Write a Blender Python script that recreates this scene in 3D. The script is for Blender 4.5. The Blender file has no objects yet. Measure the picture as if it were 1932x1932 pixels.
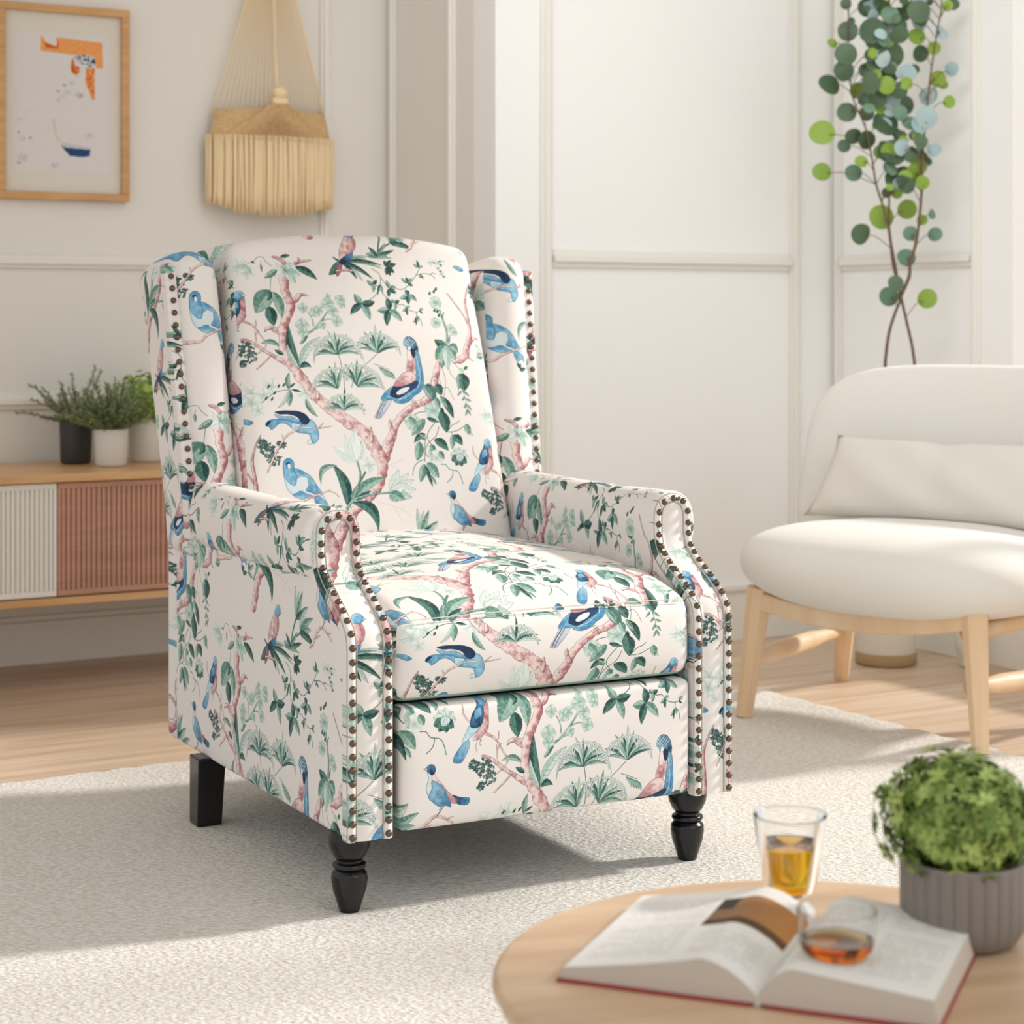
import bpy, math, random
import numpy as np
from mathutils import Vector, Matrix
rnd = random.Random(7)
sc = bpy.context.scene
COL = sc.collection
PI = math.pi
# ---------------------------------------------------------------- camera
CAMH = .913
cd = bpy.data.cameras.new('camera'); cam = bpy.data.objects.new('camera', cd); COL.objects.link(cam)
cam.location = (0, 0, CAMH); cam.rotation_euler = (PI/2, 0, 0)
cd.sensor_width = 36; cd.lens = 3700/1932*36; cd.shift_y = -(966-600)/1932
cd.clip_start = .05; cd.clip_end = 60
cd.dof.use_dof = True; cd.dof.focus_distance = 3.15; cd.dof.aperture_fstop = 5.6
sc.camera = cam
# ---------------------------------------------------------------- daylight and added fill lights
w = bpy.data.worlds.new('world'); sc.world = w; w.use_nodes = True
bg = w.node_tree.nodes['Background']; bg.inputs[0].default_value = (.975, .99, 1.0, 1); bg.inputs[1].default_value = .85
sl = bpy.data.lights.new('sun', 'SUN'); sun = bpy.data.objects.new('sun', sl); COL.objects.link(sun)
sl.energy = 4.1; sl.angle = math.radians(4.5); sl.color = (1.0, .965, .92)
SUN_DIR = Vector((-.93, -.30, -.62)).normalized()
sun.rotation_euler = (-SUN_DIR).to_track_quat('Z', 'Y').to_euler()
kl = bpy.data.lights.new('front_fill_light', 'AREA'); key = bpy.data.objects.new('front_fill_light', kl); COL.objects.link(key)  # unseen fill light added on the camera side to brighten the armchair
kl.shape = 'RECTANGLE'; kl.size = 2.2; kl.size_y = 1.8; kl.energy = 16; kl.color = (1, .98, .95)
key.location = (2.6, .6, 2.3); key.rotation_euler = (Vector((2.6, .6, 2.3))-Vector((0, 3.3, .5))).to_track_quat('Z', 'Y').to_euler()
cl_ = bpy.data.lights.new('corner_fill_light', 'AREA'); cl = bpy.data.objects.new('corner_fill_light', cl_); COL.objects.link(cl)  # unseen fill added high up to brighten the right-hand wall corner
cl_.shape = 'RECTANGLE'; cl_.size = 1.6; cl_.size_y = .8; cl_.energy = 10.5; cl_.color = (.96, .98, 1.0); cl_.spread = math.radians(120)
cl.location = (.35, 3.9, 2.62); cl.rotation_euler = (Vector((.35, 3.9, 2.62))-Vector((1.15, 5.7, .95))).to_track_quat('Z', 'Y').to_euler()
sc.view_settings.view_transform = 'Standard'; sc.view_settings.look = 'None'
sc.view_settings.exposure = -0.03; sc.view_settings.gamma = 1.0; sc.view_settings.use_curve_mapping = False
sc.cycles.max_bounces = 9; sc.cycles.diffuse_bounces = 4; sc.cycles.glossy_bounces = 3; sc.cycles.use_adaptive_sampling = True; sc.cycles.adaptive_threshold = .025; sc.cycles.transmission_bounces = 9; sc.cycles.transparent_max_bounces = 12
sc.cycles.use_denoising = True; sc.cycles.caustics_refractive = True

# ---------------------------------------------------------------- helpers
def srgb(r, g, b): return tuple((v/255)**2.2 for v in (r, g, b))+(1,)
def mat(name, col=(200, 200, 200), rough=.6, metal=0.0, bump=None, vary=None, spec=.5, **kw):
    m = bpy.data.materials.new(name); m.use_nodes = True; nt = m.node_tree; b = nt.nodes['Principled BSDF']
    b.inputs['Base Color'].default_value = srgb(*col); b.inputs['Roughness'].default_value = rough
    b.inputs['Metallic'].default_value = metal; b.inputs['Specular IOR Level'].default_value = spec
    for k, v in kw.items(): b.inputs[k.replace('_', ' ')].default_value = v
    tc = nt.nodes.new('ShaderNodeTexCoord')
    if vary:      # (second colour, scale xyz, detail)
        mp = nt.nodes.new('ShaderNodeMapping'); mp.inputs['Scale'].default_value = vary[1]
        nz = nt.nodes.new('ShaderNodeTexNoise'); nz.inputs['Scale'].default_value = 1; nz.inputs['Detail'].default_value = vary[2]
        rp = nt.nodes.new('ShaderNodeValToRGB'); rp.color_ramp.elements[0].position = .35; rp.color_ramp.elements[1].position = .68
        rp.color_ramp.elements[0].color = srgb(*col); rp.color_ramp.elements[1].color = srgb(*vary[0])
        nt.links.new(tc.outputs['Object'], mp.inputs[0]); nt.links.new(mp.outputs[0], nz.inputs[0])
        nt.links.new(nz.outputs[0], rp.inputs[0]); nt.links.new(rp.outputs[0], b.inputs['Base Color'])
    if bump:      # (scale xyz, strength, distance)
        mp = nt.nodes.new('ShaderNodeMapping'); mp.inputs['Scale'].default_value = bump[0]
        nz = nt.nodes.new('ShaderNodeTexNoise'); nz.inputs['Scale'].default_value = 1; nz.inputs['Detail'].default_value = 3
        bn = nt.nodes.new('ShaderNodeBump'); bn.inputs['Strength'].default_value = bump[1]; bn.inputs['Distance'].default_value = bump[2]
        nt.links.new(tc.outputs['Object'], mp.inputs[0]); nt.links.new(mp.outputs[0], nz.inputs[0])
        nt.links.new(nz.outputs[0], bn.inputs['Height']); nt.links.new(bn.outputs[0], b.inputs['Normal'])
    return m
class MB:
    def __init__(s): s.v = []; s.f = []; s.uv = []; s.c = []; s.has_uv = False; s.has_c = False
    def add(s, vs, fs, uv=None, col=None):
        o = len(s.v); s.v += [tuple(p) for p in vs]; s.f += [tuple(i+o for i in f) for f in fs]
        for k, f in enumerate(fs):
            s.uv.append(uv[k] if uv else [(0, 0)]*len(f)); s.c.append(col or (1, 1, 1, 1))
        if uv: s.has_uv = True
        if col: s.has_c = True
    def build(s, name, m, parent=None, smooth=True, xf=None, angle=None):
        me = bpy.data.meshes.new(name)
        vs = [tuple(xf(p)) for p in s.v] if xf else s.v
        me.from_pydata(vs, [], s.f)
        if s.has_uv:
            l = me.uv_layers.new(name='UVMap'); flat = [c for f in s.uv for p in f for c in p]; l.data.foreach_set('uv', flat)
        if s.has_c:
            a = me.color_attributes.new('Col', 'FLOAT_COLOR', 'CORNER'); flat = [x for f, c in zip(s.f, s.c) for _ in f for x in c]; a.data.foreach_set('color', flat)
        me.materials.append(m); me.update()
        if smooth: me.polygons.foreach_set('use_smooth', [True]*len(me.polygons))
        if angle: me.set_sharp_from_angle(angle=math.radians(angle))
        o = bpy.data.objects.new(name, me); COL.objects.link(o)
        if parent: o.parent = parent
        return o
def tag(o, label=None, cat=None, group=None, kind=None):
    if label: o['label'] = label
    if cat: o['category'] = cat
    if group: o['group'] = group
    if kind: o['kind'] = kind
    return o
def thing(name, loc, rz, label, cat, group=None):
    o = bpy.data.objects.new(name, None); COL.objects.link(o); o.location = loc; o.rotation_euler = (0, 0, rz); o.empty_display_size = .1
    return tag(o, label, cat, group)
def axis_pts(a, b, r, k, sp):
    r = min(r, (b-a)/2*.999); n = max(1, int(round((b-a-2*r)/sp))) if b-a-2*r > 1e-6 else 1
    P = [a+r*(1-math.cos(PI/2*i/k)) for i in range(k)]
    P += [a+r+(b-a-2*r)*i/n for i in range(n+1)]
    P += [b-r*(1-math.cos(PI/2*(k-1-i)/k)) for i in range(k)]
    return P
def rbox(M, lo, hi, r=.01, k=3, sp=1.0, deform=None, uvf=None, col=None):
    """box with rounded edges, optional deform(p) and cloth coordinates uvf(side, p) in mm"""
    ax = [axis_pts(lo[i], hi[i], r, k, sp) for i in range(3)]
    idx = {}; V = []; F = []; U = []
    r = [min(r, (hi[i]-lo[i])/2*.999) for i in range(3)]
    rr = min(r)
    def vid(p):
        key = tuple(round(c, 6) for c in p)
        if key not in idx:
            inn = [min(max(p[i], lo[i]+rr), hi[i]-rr) for i in range(3)]
            d = [p[i]-inn[i] for i in range(3)]; L = math.sqrt(sum(x*x for x in d))
            q = [inn[i]+d[i]/L*rr for i in range(3)] if L > 1e-9 else list(p)
            if deform: q = deform(q)
            idx[key] = len(V); V.append(tuple(q))
        return idx[key]
    for a in range(3):
        b, c = (a+1) % 3, (a+2) % 3
        for s in (0, 1):
            side = ('-' if s == 0 else '+')+'xyz'[a]; val = (lo, hi)[s][a]
            for i in range(len(ax[b])-1):
                for j in range(len(ax[c])-1):
                    q = []
                    for (ii, jj) in ((i, j), (i+1, j), (i+1, j+1), (i, j+1)):
                        p = [0, 0, 0]; p[a] = val; p[b] = ax[b][ii]; p[c] = ax[c][jj]; q.append(vid(p))
                    if s == 0: q.reverse()
                    F.append(tuple(q))
                    if uvf: U.append([(lambda t: (t[0]/980.0, t[1]/620.0))(uvf(side, V[x])) for x in q])
    M.add(V, F, U if uvf else None, col)
def tube(M, pts, r, n=8, col=None, caps=True, flat=1.0):
    P = [Vector(p) for p in pts]; R = r if hasattr(r, '__len__') else [r]*len(P)
    vs = []; fs = []; up = None
    for i, p in enumerate(P):
        t = (P[min(i+1, len(P)-1)]-P[max(i-1, 0)]).normalized()
        if up is None: up = Vector((0, 0, 1)) if abs(t.z) < .9 else Vector((0, 1, 0))
        x = up.cross(t).normalized() if up.cross(t).length > 1e-6 else Vector((1, 0, 0)); y = t.cross(x); up = y
        for k in range(n):
            a = 2*PI*k/n; vs.append(p+(x*math.cos(a)+y*math.sin(a)*flat)*R[i])
    for i in range(len(P)-1):
        for k in range(n):
            fs.append((i*n+k, i*n+(k+1) % n, (i+1)*n+(k+1) % n, (i+1)*n+k))
    if caps: fs.append(tuple(reversed(range(n)))); fs.append(tuple((len(P)-1)*n+k for k in range(n)))
    M.add(vs, fs, None, col)
def lathe(M, prof, n=40, c=(0, 0, 0), col=None, flute=None):
    vs = []; fs = []
    for (r, z) in prof:
        for k in range(n):
            a = 2*PI*k/n; q = r*(1+(flute(a, z) if flute else 0)); vs.append((c[0]+q*math.cos(a), c[1]+q*math.sin(a), c[2]+z))
    for i in range(len(prof)-1):
        for k in range(n): fs.append((i*n+k, i*n+(k+1) % n, (i+1)*n+(k+1) % n, (i+1)*n+k))
    if prof[0][0] > 1e-5: fs.append(tuple(reversed(range(n))))
    if prof[-1][0] > 1e-5: fs.append(tuple((len(prof)-1)*n+k for k in range(n)))
    M.add(vs, fs, None, col)
def prism(M, poly, z0, z1, col=None, to=lambda x, y, z: (x, y, z)):
    n = len(poly); vs = [to(x, y, z0) for x, y in poly]+[to(x, y, z1) for x, y in poly]
    fs = [tuple(reversed(range(n))), tuple(range(n, 2*n))]+[(i, (i+1) % n, n+(i+1) % n, n+i) for i in range(n)]
    M.add(vs, fs, None, col)
def leafm(M, p, d, nrm, L, W, bend=.2, col=None, seg=3):
    p = Vector(p); d = Vector(d).normalized(); n = Vector(nrm); n = (n-d*n.dot(d)); n = n.normalized() if n.length > 1e-5 else d.orthogonal().normalized(); s = d.cross(n)
    vs = []; fs = []
    for i in range(seg+1):
        t = i/seg; w = W*.5*(math.sin(PI*min(.97, max(.04, t))**.85)); c = p+d*L*t-n*bend*L*t*t
        vs += [c-s*w+n*w*.25, c, c+s*w+n*w*.25]
    for i in range(seg):
        a = i*3; fs += [(a, a+1, a+4, a+3), (a+1, a+2, a+5, a+4)]
    M.add(vs, fs, None, col)
def sell(M, a, b, c, e1, e2, cen=(0, 0, 0), n=48, m=28, deform=None, plane='xy'):
    """rounded cushion (super-ellipsoid); e2 rounds the outline, e1 the edge"""
    f = lambda v, e: math.copysign(abs(v)**e, v); vs = []; fs = []
    for i in range(m+1):
        ph = -PI/2+PI*i/m
        for k in range(n):
            th = 2*PI*k/n; x = a*f(math.cos(ph), e1)*f(math.cos(th), e2); y = b*f(math.cos(ph), e1)*f(math.sin(th), e2); z = c*f(math.sin(ph), e1)
            p = [x, y, z] if plane == 'xy' else [x, z, y]
            p = [p[0]+cen[0], p[1]+cen[1], p[2]+cen[2]]
            vs.append(tuple(deform(p)) if deform else tuple(p))
    for i in range(m):
        for k in range(n):
            q = (i*n+k, i*n+(k+1) % n, (i+1)*n+(k+1) % n, (i+1)*n+k); fs.append(q if plane == 'xy' else tuple(reversed(q)))
    M.add(vs, fs)
def cr(pts, n=6):
    P = [Vector(p) for p in pts]; out = []
    for i in range(len(P)-1):
        a, b, c, d = P[max(i-1, 0)], P[i], P[i+1], P[min(i+2, len(P)-1)]
        for k in range(n):
            t = k/n; out.append(.5*((2*b)+(c-a)*t+(2*a-5*b+4*c-d)*t*t+(3*b-a-3*c+d)*t**3))
    out.append(P[-1]); return out
def image(name, px):
    h, w_, _ = px.shape; im = bpy.data.images.new(name, w_, h)
    q = px.copy(); q[..., :3] = np.clip(q[..., :3], 0, 1)**(1/2.2); im.pixels.foreach_set(q.astype(np.float32).ravel()); im.update(); im.pack(); return im
def image_mat(name, im, rough=.9, bump=None, sheen=0.0):
    m = mat(name, rough=rough, bump=bump, spec=.25); nt = m.node_tree; t = nt.nodes.new('ShaderNodeTexImage'); t.image = im; t.extension = 'REPEAT'
    uvn = nt.nodes.new('ShaderNodeUVMap'); uvn.uv_map = 'UVMap'; nt.links.new(uvn.outputs[0], t.inputs[0])
    nt.links.new(t.outputs[0], nt.nodes['Principled BSDF'].inputs['Base Color']); nt.nodes['Principled BSDF'].inputs['Sheen Weight'].default_value = sheen; return m
def col_mat(name, rough=.55, **kw):
    m = mat(name, rough=rough, **kw); nt = m.node_tree; a = nt.nodes.new('ShaderNodeVertexColor'); a.layer_name = 'Col'
    nt.links.new(a.outputs[0], nt.nodes['Principled BSDF'].inputs['Base Color']); return m
# ---------------------------------------------------------------- fabric print (drawn in millimetres of cloth)
TW, TH, TS = 490.0, 620.0, 2.2            # half-drop repeat of 490 x 620 mm
CW, CH = int(2*TW*TS), int(TH*TS)
class Cloth:
    def __init__(s):
        s.c = np.zeros((CH, CW, 3), np.float32); s.a = np.zeros((CH, CW), np.float32)
CL = Cloth()
RN = np.random.RandomState(4)
NZ = RN.rand(256, 256).astype(np.float32)
def vnoise(X, Y, sc):
    x = X/sc; y = Y/sc; xi = np.floor(x).astype(int); yi = np.floor(y).astype(int)
    fx = x-xi; fy = y-yi; fx = fx*fx*(3-2*fx); fy = fy*fy*(3-2*fy)
    g = lambda i, j: NZ[j & 255, i & 255]
    return (g(xi, yi)*(1-fx)+g(xi+1, yi)*fx)*(1-fy)+(g(xi, yi+1)*(1-fx)+g(xi+1, yi+1)*fx)*fy
def lin(c): return (np.array(c, np.float32)/255.0)**2.2
def blk(x0, x1, y0, y1, m=2.0):
    i0, i1 = int((x0-m)*TS), int((x1+m)*TS)+1; j0, j1 = int((y0-m)*TS), int((y1+m)*TS)+1
    I = np.arange(i0, i1); J = np.arange(j0, j1)
    X, Y = np.meshgrid((I+.5)/TS, (J+.5)/TS)
    return (np.ix_(J % CH, I % CW), X.astype(np.float32), Y.astype(np.float32))
def comp(ix, col, al):
    al = np.clip(al, 0, 1)
    c = CL.c[ix]; a = CL.a[ix]
    CL.c[ix] = c*(1-al[..., None])+col*al[..., None]
    CL.a[ix] = a*(1-al)+al
def Q(o, p):
    r = []
    for k in range(0, len(p), 2):
        x, y = o[0]+p[k]/6.44, o[1]+p[k+1]/6.44
        r.append((1.07*(x-708-.09*(y-1030)), 1.07*(1030-y)))
    return r
qa = lambda *p: Q((420, 440), p)
qb = lambda *p: Q((680, 440), p)
qc = lambda *p: Q((420, 720), p)
qd = lambda *p: Q((680, 720), p)
ZS = 1.07/6.44
def smooth(pts, closed=False, n=5):
    P = np.array(pts, np.float32); N = len(P); out = []
    if N < 3: return P
    for i in range(N if closed else N-1):
        if closed: a, b, c, d = P[i-1], P[i], P[(i+1) % N], P[(i+2) % N]
        else: a, b, c, d = P[max(i-1, 0)], P[i], P[i+1], P[min(i+2, N-1)]
        for t in np.arange(n)/n:
            out.append(.5*((2*b)+(c-a)*t+(2*a-5*b+4*c-d)*t*t+(3*b-a-3*c+d)*t**3))
    if not closed: out.append(P[-1])
    return np.array(out, np.float32)
INK = lin((50, 62, 70)); BINK = lin((92, 62, 66))
GD, GM, GL, GP = lin((40, 74, 72)), lin((92, 136, 124)), lin((168, 200, 187)), lin((214, 228, 220))
PD, PM, PP = lin((160, 86, 94)), lin((178, 112, 119)), lin((240, 220, 215))
BN, BM, BL, BP = lin((36, 56, 84)), lin((82, 148, 192)), lin((156, 204, 226)), lin((214, 230, 236))
def shape(pts, c1, c2=None, d=(0, -1), edge=None, ink=INK, iw=.6, ia=.85, al=1.0, hatch=None, sm=True):
    P = smooth(pts, True) if sm else np.array(pts, np.float32)
    x0, y0 = P.min(0); x1, y1 = P.max(0)
    ix, X, Y = blk(x0, x1, y0, y1)
    ins = np.zeros(X.shape, bool); D = np.full(X.shape, 1e9, np.float32)
    for k in range(len(P)):
        ax, ay = P[k-1]; bx, by = P[k]
        if ay != by:
            c = ((ay > Y) != (by > Y)) & (X < (bx-ax)*(Y-ay)/(by-ay)+ax)
            ins ^= c
        vx, vy = bx-ax, by-ay; L = vx*vx+vy*vy+1e-9
        t = np.clip(((X-ax)*vx+(Y-ay)*vy)/L, 0, 1)
        D = np.minimum(D, (X-ax-t*vx)**2+(Y-ay-t*vy)**2)
    D = np.sqrt(D); sd = np.where(ins, D, -D)
    if c2 is None: c2 = c1
    g = ((X-(x0+x1)/2)*d[0]/(x1-x0+1)+(Y-(y0+y1)/2)*d[1]/(y1-y0+1))+.5+(vnoise(X, Y, 5)-.5)*.9
    g = np.clip(g, 0, 1)[..., None]
    col = c1*(1-g)+c2*g
    if edge is not None:
        e = np.exp(-D/2.0)[..., None]*.8; col = col*(1-e)+edge*e
    if hatch is not None:
        hd, hs = hatch
        h = np.abs(((X*hd[0]+Y*hd[1]+vnoise(X, Y, 6)*2.5)/hs) % 1-.5) < .13
        col = np.where(h[..., None], col*.55+ink*.45, col)
    comp(ix, col, (sd*TS+.5)*al)
    if iw: comp(ix, ink, np.clip((iw/2-D)*TS+.5, 0, 1)*ia*al)
def strand(pts, r, c1=GM, c2=None, ink=INK, iw=.4, ia=.7, al=1.0, knob=0.0):
    """tapering stem or branch along a smoothed line, r = one radius per point or a single one, in drawing units"""
    n = 6; P = smooth(pts, False, n)
    R = np.array(r if hasattr(r, '__len__') else [r]*len(pts), np.float32)*ZS
    R = np.interp(np.linspace(0, 1, len(P)), np.linspace(0, 1, len(R)), R)
    rm = float(R.max())*1.4+1
    x0, y0 = P.min(0)-rm; x1, y1 = P.max(0)+rm
    ix, X, Y = blk(x0, x1, y0, y1)
    B = np.full(X.shape, 1e9, np.float32); RR = np.ones(X.shape, np.float32); SG = np.zeros(X.shape, np.float32)
    nr = 1+knob*(vnoise(X, Y, 8.0)-.45)*.75
    for k in range(len(P)-1):
        ax, ay = P[k]; vx, vy = P[k+1]-P[k]; L = vx*vx+vy*vy+1e-9
        t = np.clip(((X-ax)*vx+(Y-ay)*vy)/L, 0, 1)
        dx, dy = X-ax-t*vx, Y-ay-t*vy
        rr = (R[k]*(1-t)+R[k+1]*t)*nr
        dd = np.sqrt(dx*dx+dy*dy)-rr
        u = dd < B
        B = np.where(u, dd, B); RR = np.where(u, rr, RR); SG = np.where(u, (dx*.8-dy*.6)/(rr+.01), SG)
    if c2 is None: c2 = c1
    nn = vnoise(X, Y, 3.2)
    g = np.clip(.40+.75*SG+(vnoise(X, Y, 7)-.5)*.8+(nn-.5)*.5, 0, 1)[..., None]
    col = c1*(1-g)+c2*g
    if knob:
        v = np.clip((vnoise(X+Y, Y-X, 2.4)-.6)*4, 0, 1)[..., None]*.5*(g > .45)
        col = col*(1-v)+lin((120, 60, 68))*v
    comp(ix, col, (-B*TS+.5)*al)
    if iw: comp(ix, ink, np.clip((iw/2-np.abs(B))*TS+.5, 0, 1)*ia*al)
def bark(pts, r): strand(pts, r, PP, PM, BINK, .65, .9, 1, .55)
def twig(pts, r): strand(pts, r, lin((240, 224, 214)), lin((196, 150, 142)), BINK, .45, .85, 1, .35)
def line(pts, w=.5, col=INK, al=.8): strand(pts, w/2/ZS, col, col, col, 0, 0, al)
def leaf(b, t, w, cv=0.0, tone=0, ser=0.0, ia=.75, al=1.0, vein=1.0):
    """leaf from base b to tip t; tone -1 pale .. 2 dark"""
    bx, by = b; tx, ty = t; w = w*ZS/2
    L = math.hypot(tx-bx, ty-by); ux, uy = (tx-bx)/L, (ty-by)/L
    m = w+abs(cv)*L+1
    ix, X, Y = blk(min(bx, tx)-m, max(bx, tx)+m, min(by, ty)-m, max(by, ty)+m)
    T = ((X-bx)*ux+(Y-by)*uy)/L; S = -(X-bx)*uy+(Y-by)*ux
    Tc = np.clip(T, 0, 1); S = S-cv*L*4*Tc*(1-Tc)
    W = w*np.clip(np.sin(math.pi*Tc**.8), 0, 1)**.8*(1+ser*(np.abs((Tc*9) % 1-.5)-.25))
    W = np.where((T < 0) | (T > 1), 0, W)
    e = W-np.abs(S)
    fade = np.where((T < 0) | (T > 1), 0, 1)
    nn = vnoise(X, Y, 3.5)
    g = np.clip(.5+.35*np.sign(S)*(1 if cv >= 0 else -1)*np.clip(np.abs(S)*3, 0, 1)+.35*(.5-Tc)+(nn-.5)*.8, 0, 1)[..., None]
    pal = {-1: (GP, GL), 0: (GL, GM), 1: (GM, GD), 2: (GM*.8, GD*.75), -2: (lin((236, 240, 236)), GP)}[tone]
    col = pal[0]*(1-g)+pal[1]*g
    if vein and w > 3:
        v = np.abs(((Tc-np.abs(S)/L*.9)*8) % 1-.5) < .07
        col = np.where(v[..., None], col*.72, col)
    mid = np.exp(-(S/.45)**2)[..., None]*.5
    col = col*(1-mid)+INK*mid*.7+col*mid*.3
    comp(ix, col, (e*TS+.5)*al*fade)
    comp(ix, INK, np.clip((.28-np.abs(e))*TS+.4, 0, 1)*ia*al*fade)
def ros(c, tips, w, tone=0, **k):
    for q, t in enumerate(tips): leaf(c, t, w, cv=.06*(-1)**q, tone=tone if q % 2 else max(tone-1, -1), **k)
def bloom(c, r, pale=True, n=5, star=False, rot=0.0, al=1.0):
    r = r*ZS
    for k in range(n):
        a = rot+2*math.pi*k/n
        t = (c[0]+r*math.cos(a), c[1]+r*math.sin(a))
        leaf(c, t, r*1.15/ZS, tone=-2 if pale else -1, ia=.22 if pale else .6, vein=0, al=al)
    ix, X, Y = blk(c[0]-r, c[0]+r, c[1]-r, c[1]+r)
    D = np.hypot(X-c[0], Y-c[1]); A = np.arctan2(Y-c[1], X-c[0])
    comp(ix, GM*.8, np.exp(-(D/(r*.42))**2)*(.55+.45*np.cos(A*n*2))*(1 if star else .6)*al)
def parsley(c, r):
    r = r*ZS; R = np.random.RandomState(int(abs(c[0]*7+c[1]*3)))
    for k in range(int(10+r*r*.16)):
        a = R.rand()*6.28; d = r*math.sqrt(R.rand()); x, y = c[0]+d*math.cos(a), c[1]+d*math.sin(a); b = R.rand()*6.28
        for j in range(3):
            bb = b+(j-1)*.9
            leaf((x, y), (x+4.2*math.cos(bb), y+4.2*math.sin(bb)), 14, tone=1 if R.rand() < .6 else 0, vein=0, ia=.9)
def fan(b, r, a0, a1, n, droop=.35, tone=0):
    bx, by = b; r = r*ZS; R = np.random.RandomState(int(abs(bx*3+by)))
    for k in range(n):
        f = k/(n-1); a = math.radians(a0+(a1-a0)*f); rr = r*(.8+.3*R.rand())
        side = math.cos(a)
        tx, ty = bx+rr*math.cos(a), by+rr*math.sin(a)*(1-.25*abs(side))-droop*.35*rr*abs(side)
        leaf((bx, by), (tx, ty), 30+22*R.rand(), cv=.12*(-1 if side > 0 else 1)*abs(side)*-1, tone=[0, 1, -1][k % 3] if tone == 0 else tone, vein=0)
    for k in range(n*2):
        f = (k+.5)/(2*n); a = math.radians(a0+(a1-a0)*f); side = math.cos(a); s = 1 if side > 0 else -1
        x1, y1 = bx+r*.75*math.cos(a), by+r*.72*math.sin(a); q = .3+.5*R.rand()
        pts = [(x1, y1), (x1+s*r*.18*q, y1+r*.02), (x1+s*r*.34*q, y1-r*.25*q), (x1+s*r*(.38+.1*R.rand())*q, y1-r*(.6*q+.1))]
        strand(pts, [9, 8, 6, 2], GP, GP, INK, .4, .75)
def draw_print():
    A, B, C, D = qa, qb, qc, qd
    o = lambda f, *p: f(*p)[0]
    L = lambda f, x, y, X, Y, w, **k: leaf(o(f, x, y), o(f, X, Y), w, **k)
    # faint background sprigs
    for p in (D(160, 860, 260, 830, 350, 790), D(190, 870, 270, 910), D(0, 1280, 180, 1330, 330, 1390, 430, 1470), D(200, 1340, 270, 1430, 300, 1530), D(300, 1380, 350, 1340)):
        line(p, .8, PM, .35)
    # blossoms, pale
    for f, x, y, r in ((A, 60, 210, 110), (A, 150, 290, 90), (A, 400, 1680, 110), (A, 320, 1780, 90), (A, 170, 1740, 100), (A, 820, 1760, 120), (A, 170, 1850, 110),
                       (B, 850, 140, 60), (B, 960, 150, 70), (B, 990, 290, 60), (A, 250, 1950, 80)):
        bloom(o(f, x, y), r, True, 5, rot=x*.7)
    line(A(290, 1870, 400, 1780, 500, 1740, 610, 1730, 750, 1750), 1.2, GD)
    for x, y in ((360, 1700), (430, 1780), (540, 1690), (400, 1850), (480, 1700), (330, 1840)): L(A, x, y, x+25, y-45, 22, tone=2)
    line(B(860, 130, 930, 150, 960, 120, 1040, 120), .8, GD); line(B(910, 200, 960, 260, 1010, 320), .9, GD)
    for x, y in ((880, 140), (960, 120), (970, 170), (930, 210), (960, 250), (1000, 320)): L(B, x, y, x+30, y+6, 20, tone=2)
    # trunk
    bark(D(75, 830, 140, 650, 200, 520, 240, 420, 300, 320, 380, 240, 500, 160, 620, 110, 720, 60), [62, 60, 56, 48, 42, 42, 38, 42, 45])
    bark(D(230, 480, 190, 400, 180, 330), [28, 22, 12])
    bark(B(770, 1760, 800, 1640, 830, 1540, 860, 1430), [40, 44, 44, 22])
    bark(B(1320, 1160, 1400, 1110, 1480, 1140), [24, 14, 7]); bark(B(1260, 1340, 1350, 1400), [18, 6])
    bark(B(1310, 930, 1240, 800, 1150, 680, 1040, 540), [11, 8, 7, 5])
    bark(B(1080, 1410, 1180, 1385, 1250, 1330, 1265, 1240, 1310, 1150, 1332, 1060, 1322, 900, 1300, 760, 1290, 640, 1330, 480, 1380, 380), [28, 40, 42, 38, 40, 24, 16, 14, 12, 8, 5])
    bark(A(660, 690, 740, 620, 800, 575, 880, 590), [36, 30, 22, 4]); bark(A(570, 1050, 480, 1010, 420, 980, 370, 985, 340, 1015), [45, 35, 26, 20, 8])
    bark(A(650, 1440, 520, 1370, 420, 1310, 300, 1230, 180, 1140, 80, 1100), [40, 30, 22, 18, 15, 12])
    twig(A(400, 1320, 320, 1395, 240, 1465), [10, 9, 8]); twig(A(240, 1190, 235, 1100, 222, 1010), [10, 7, 4]); twig(A(235, 1050, 270, 1000), [6, 3])
    bark(A(590, 390, 600, 500, 630, 600, 665, 700, 640, 800, 590, 900, 555, 1000, 560, 1100, 550, 1200, 600, 1320, 660, 1430, 740, 1560, 830, 1680, 910, 1800, 1000, 1877, 1050, 1920, 1180, 2020, 1330, 2130, 1480, 2230, 1600, 2360, 1680, 2500, 1750, 2640, 1740, 2760, 1700, 2880, 1600, 2990, 1480, 3100, 1400, 3170, 1350, 3260, 1310, 3400, 1280, 3540),
         [55, 50, 48, 52, 46, 46, 46, 52, 48, 52, 60, 58, 58, 58, 62, 66, 70, 74, 72, 72, 78, 80, 62, 54, 58, 62, 58, 50, 50, 55, 55])
    bark(C(1620, 560, 1615, 480, 1605, 410), [26, 20, 10]); bark(C(1140, 150, 1140, 90, 1135, 40), [26, 16, 8]); bark(A(960, 1830, 960, 1775), [26, 16])
    # flower at the branch top
    for X, Y in ((700, 170), (500, 160), (480, 350), (800, 330), (740, 430), (620, 150)): L(A, 610, 270, X, Y, 105, tone=-2 if X < 600 else -1, ia=.3, vein=0)
    ix, X, Y = blk(*[v for p in [o(A, 610, 270)] for v in (p[0]-14, p[0]+14, p[1]-14, p[1]+14)])
    c0 = o(A, 610, 270); dd = np.hypot(X-c0[0], Y-c0[1]); comp(ix, GD, np.exp(-(dd/6)**2)*(.5+.5*np.cos(np.arctan2(Y-c0[1], X-c0[0])*6)))
    L(A, 510, 262, 355, 365, 75, tone=0, ser=.2); L(A, 740, 225, 1002, 385, 95, tone=1, cv=.08, ser=.2)
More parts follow.
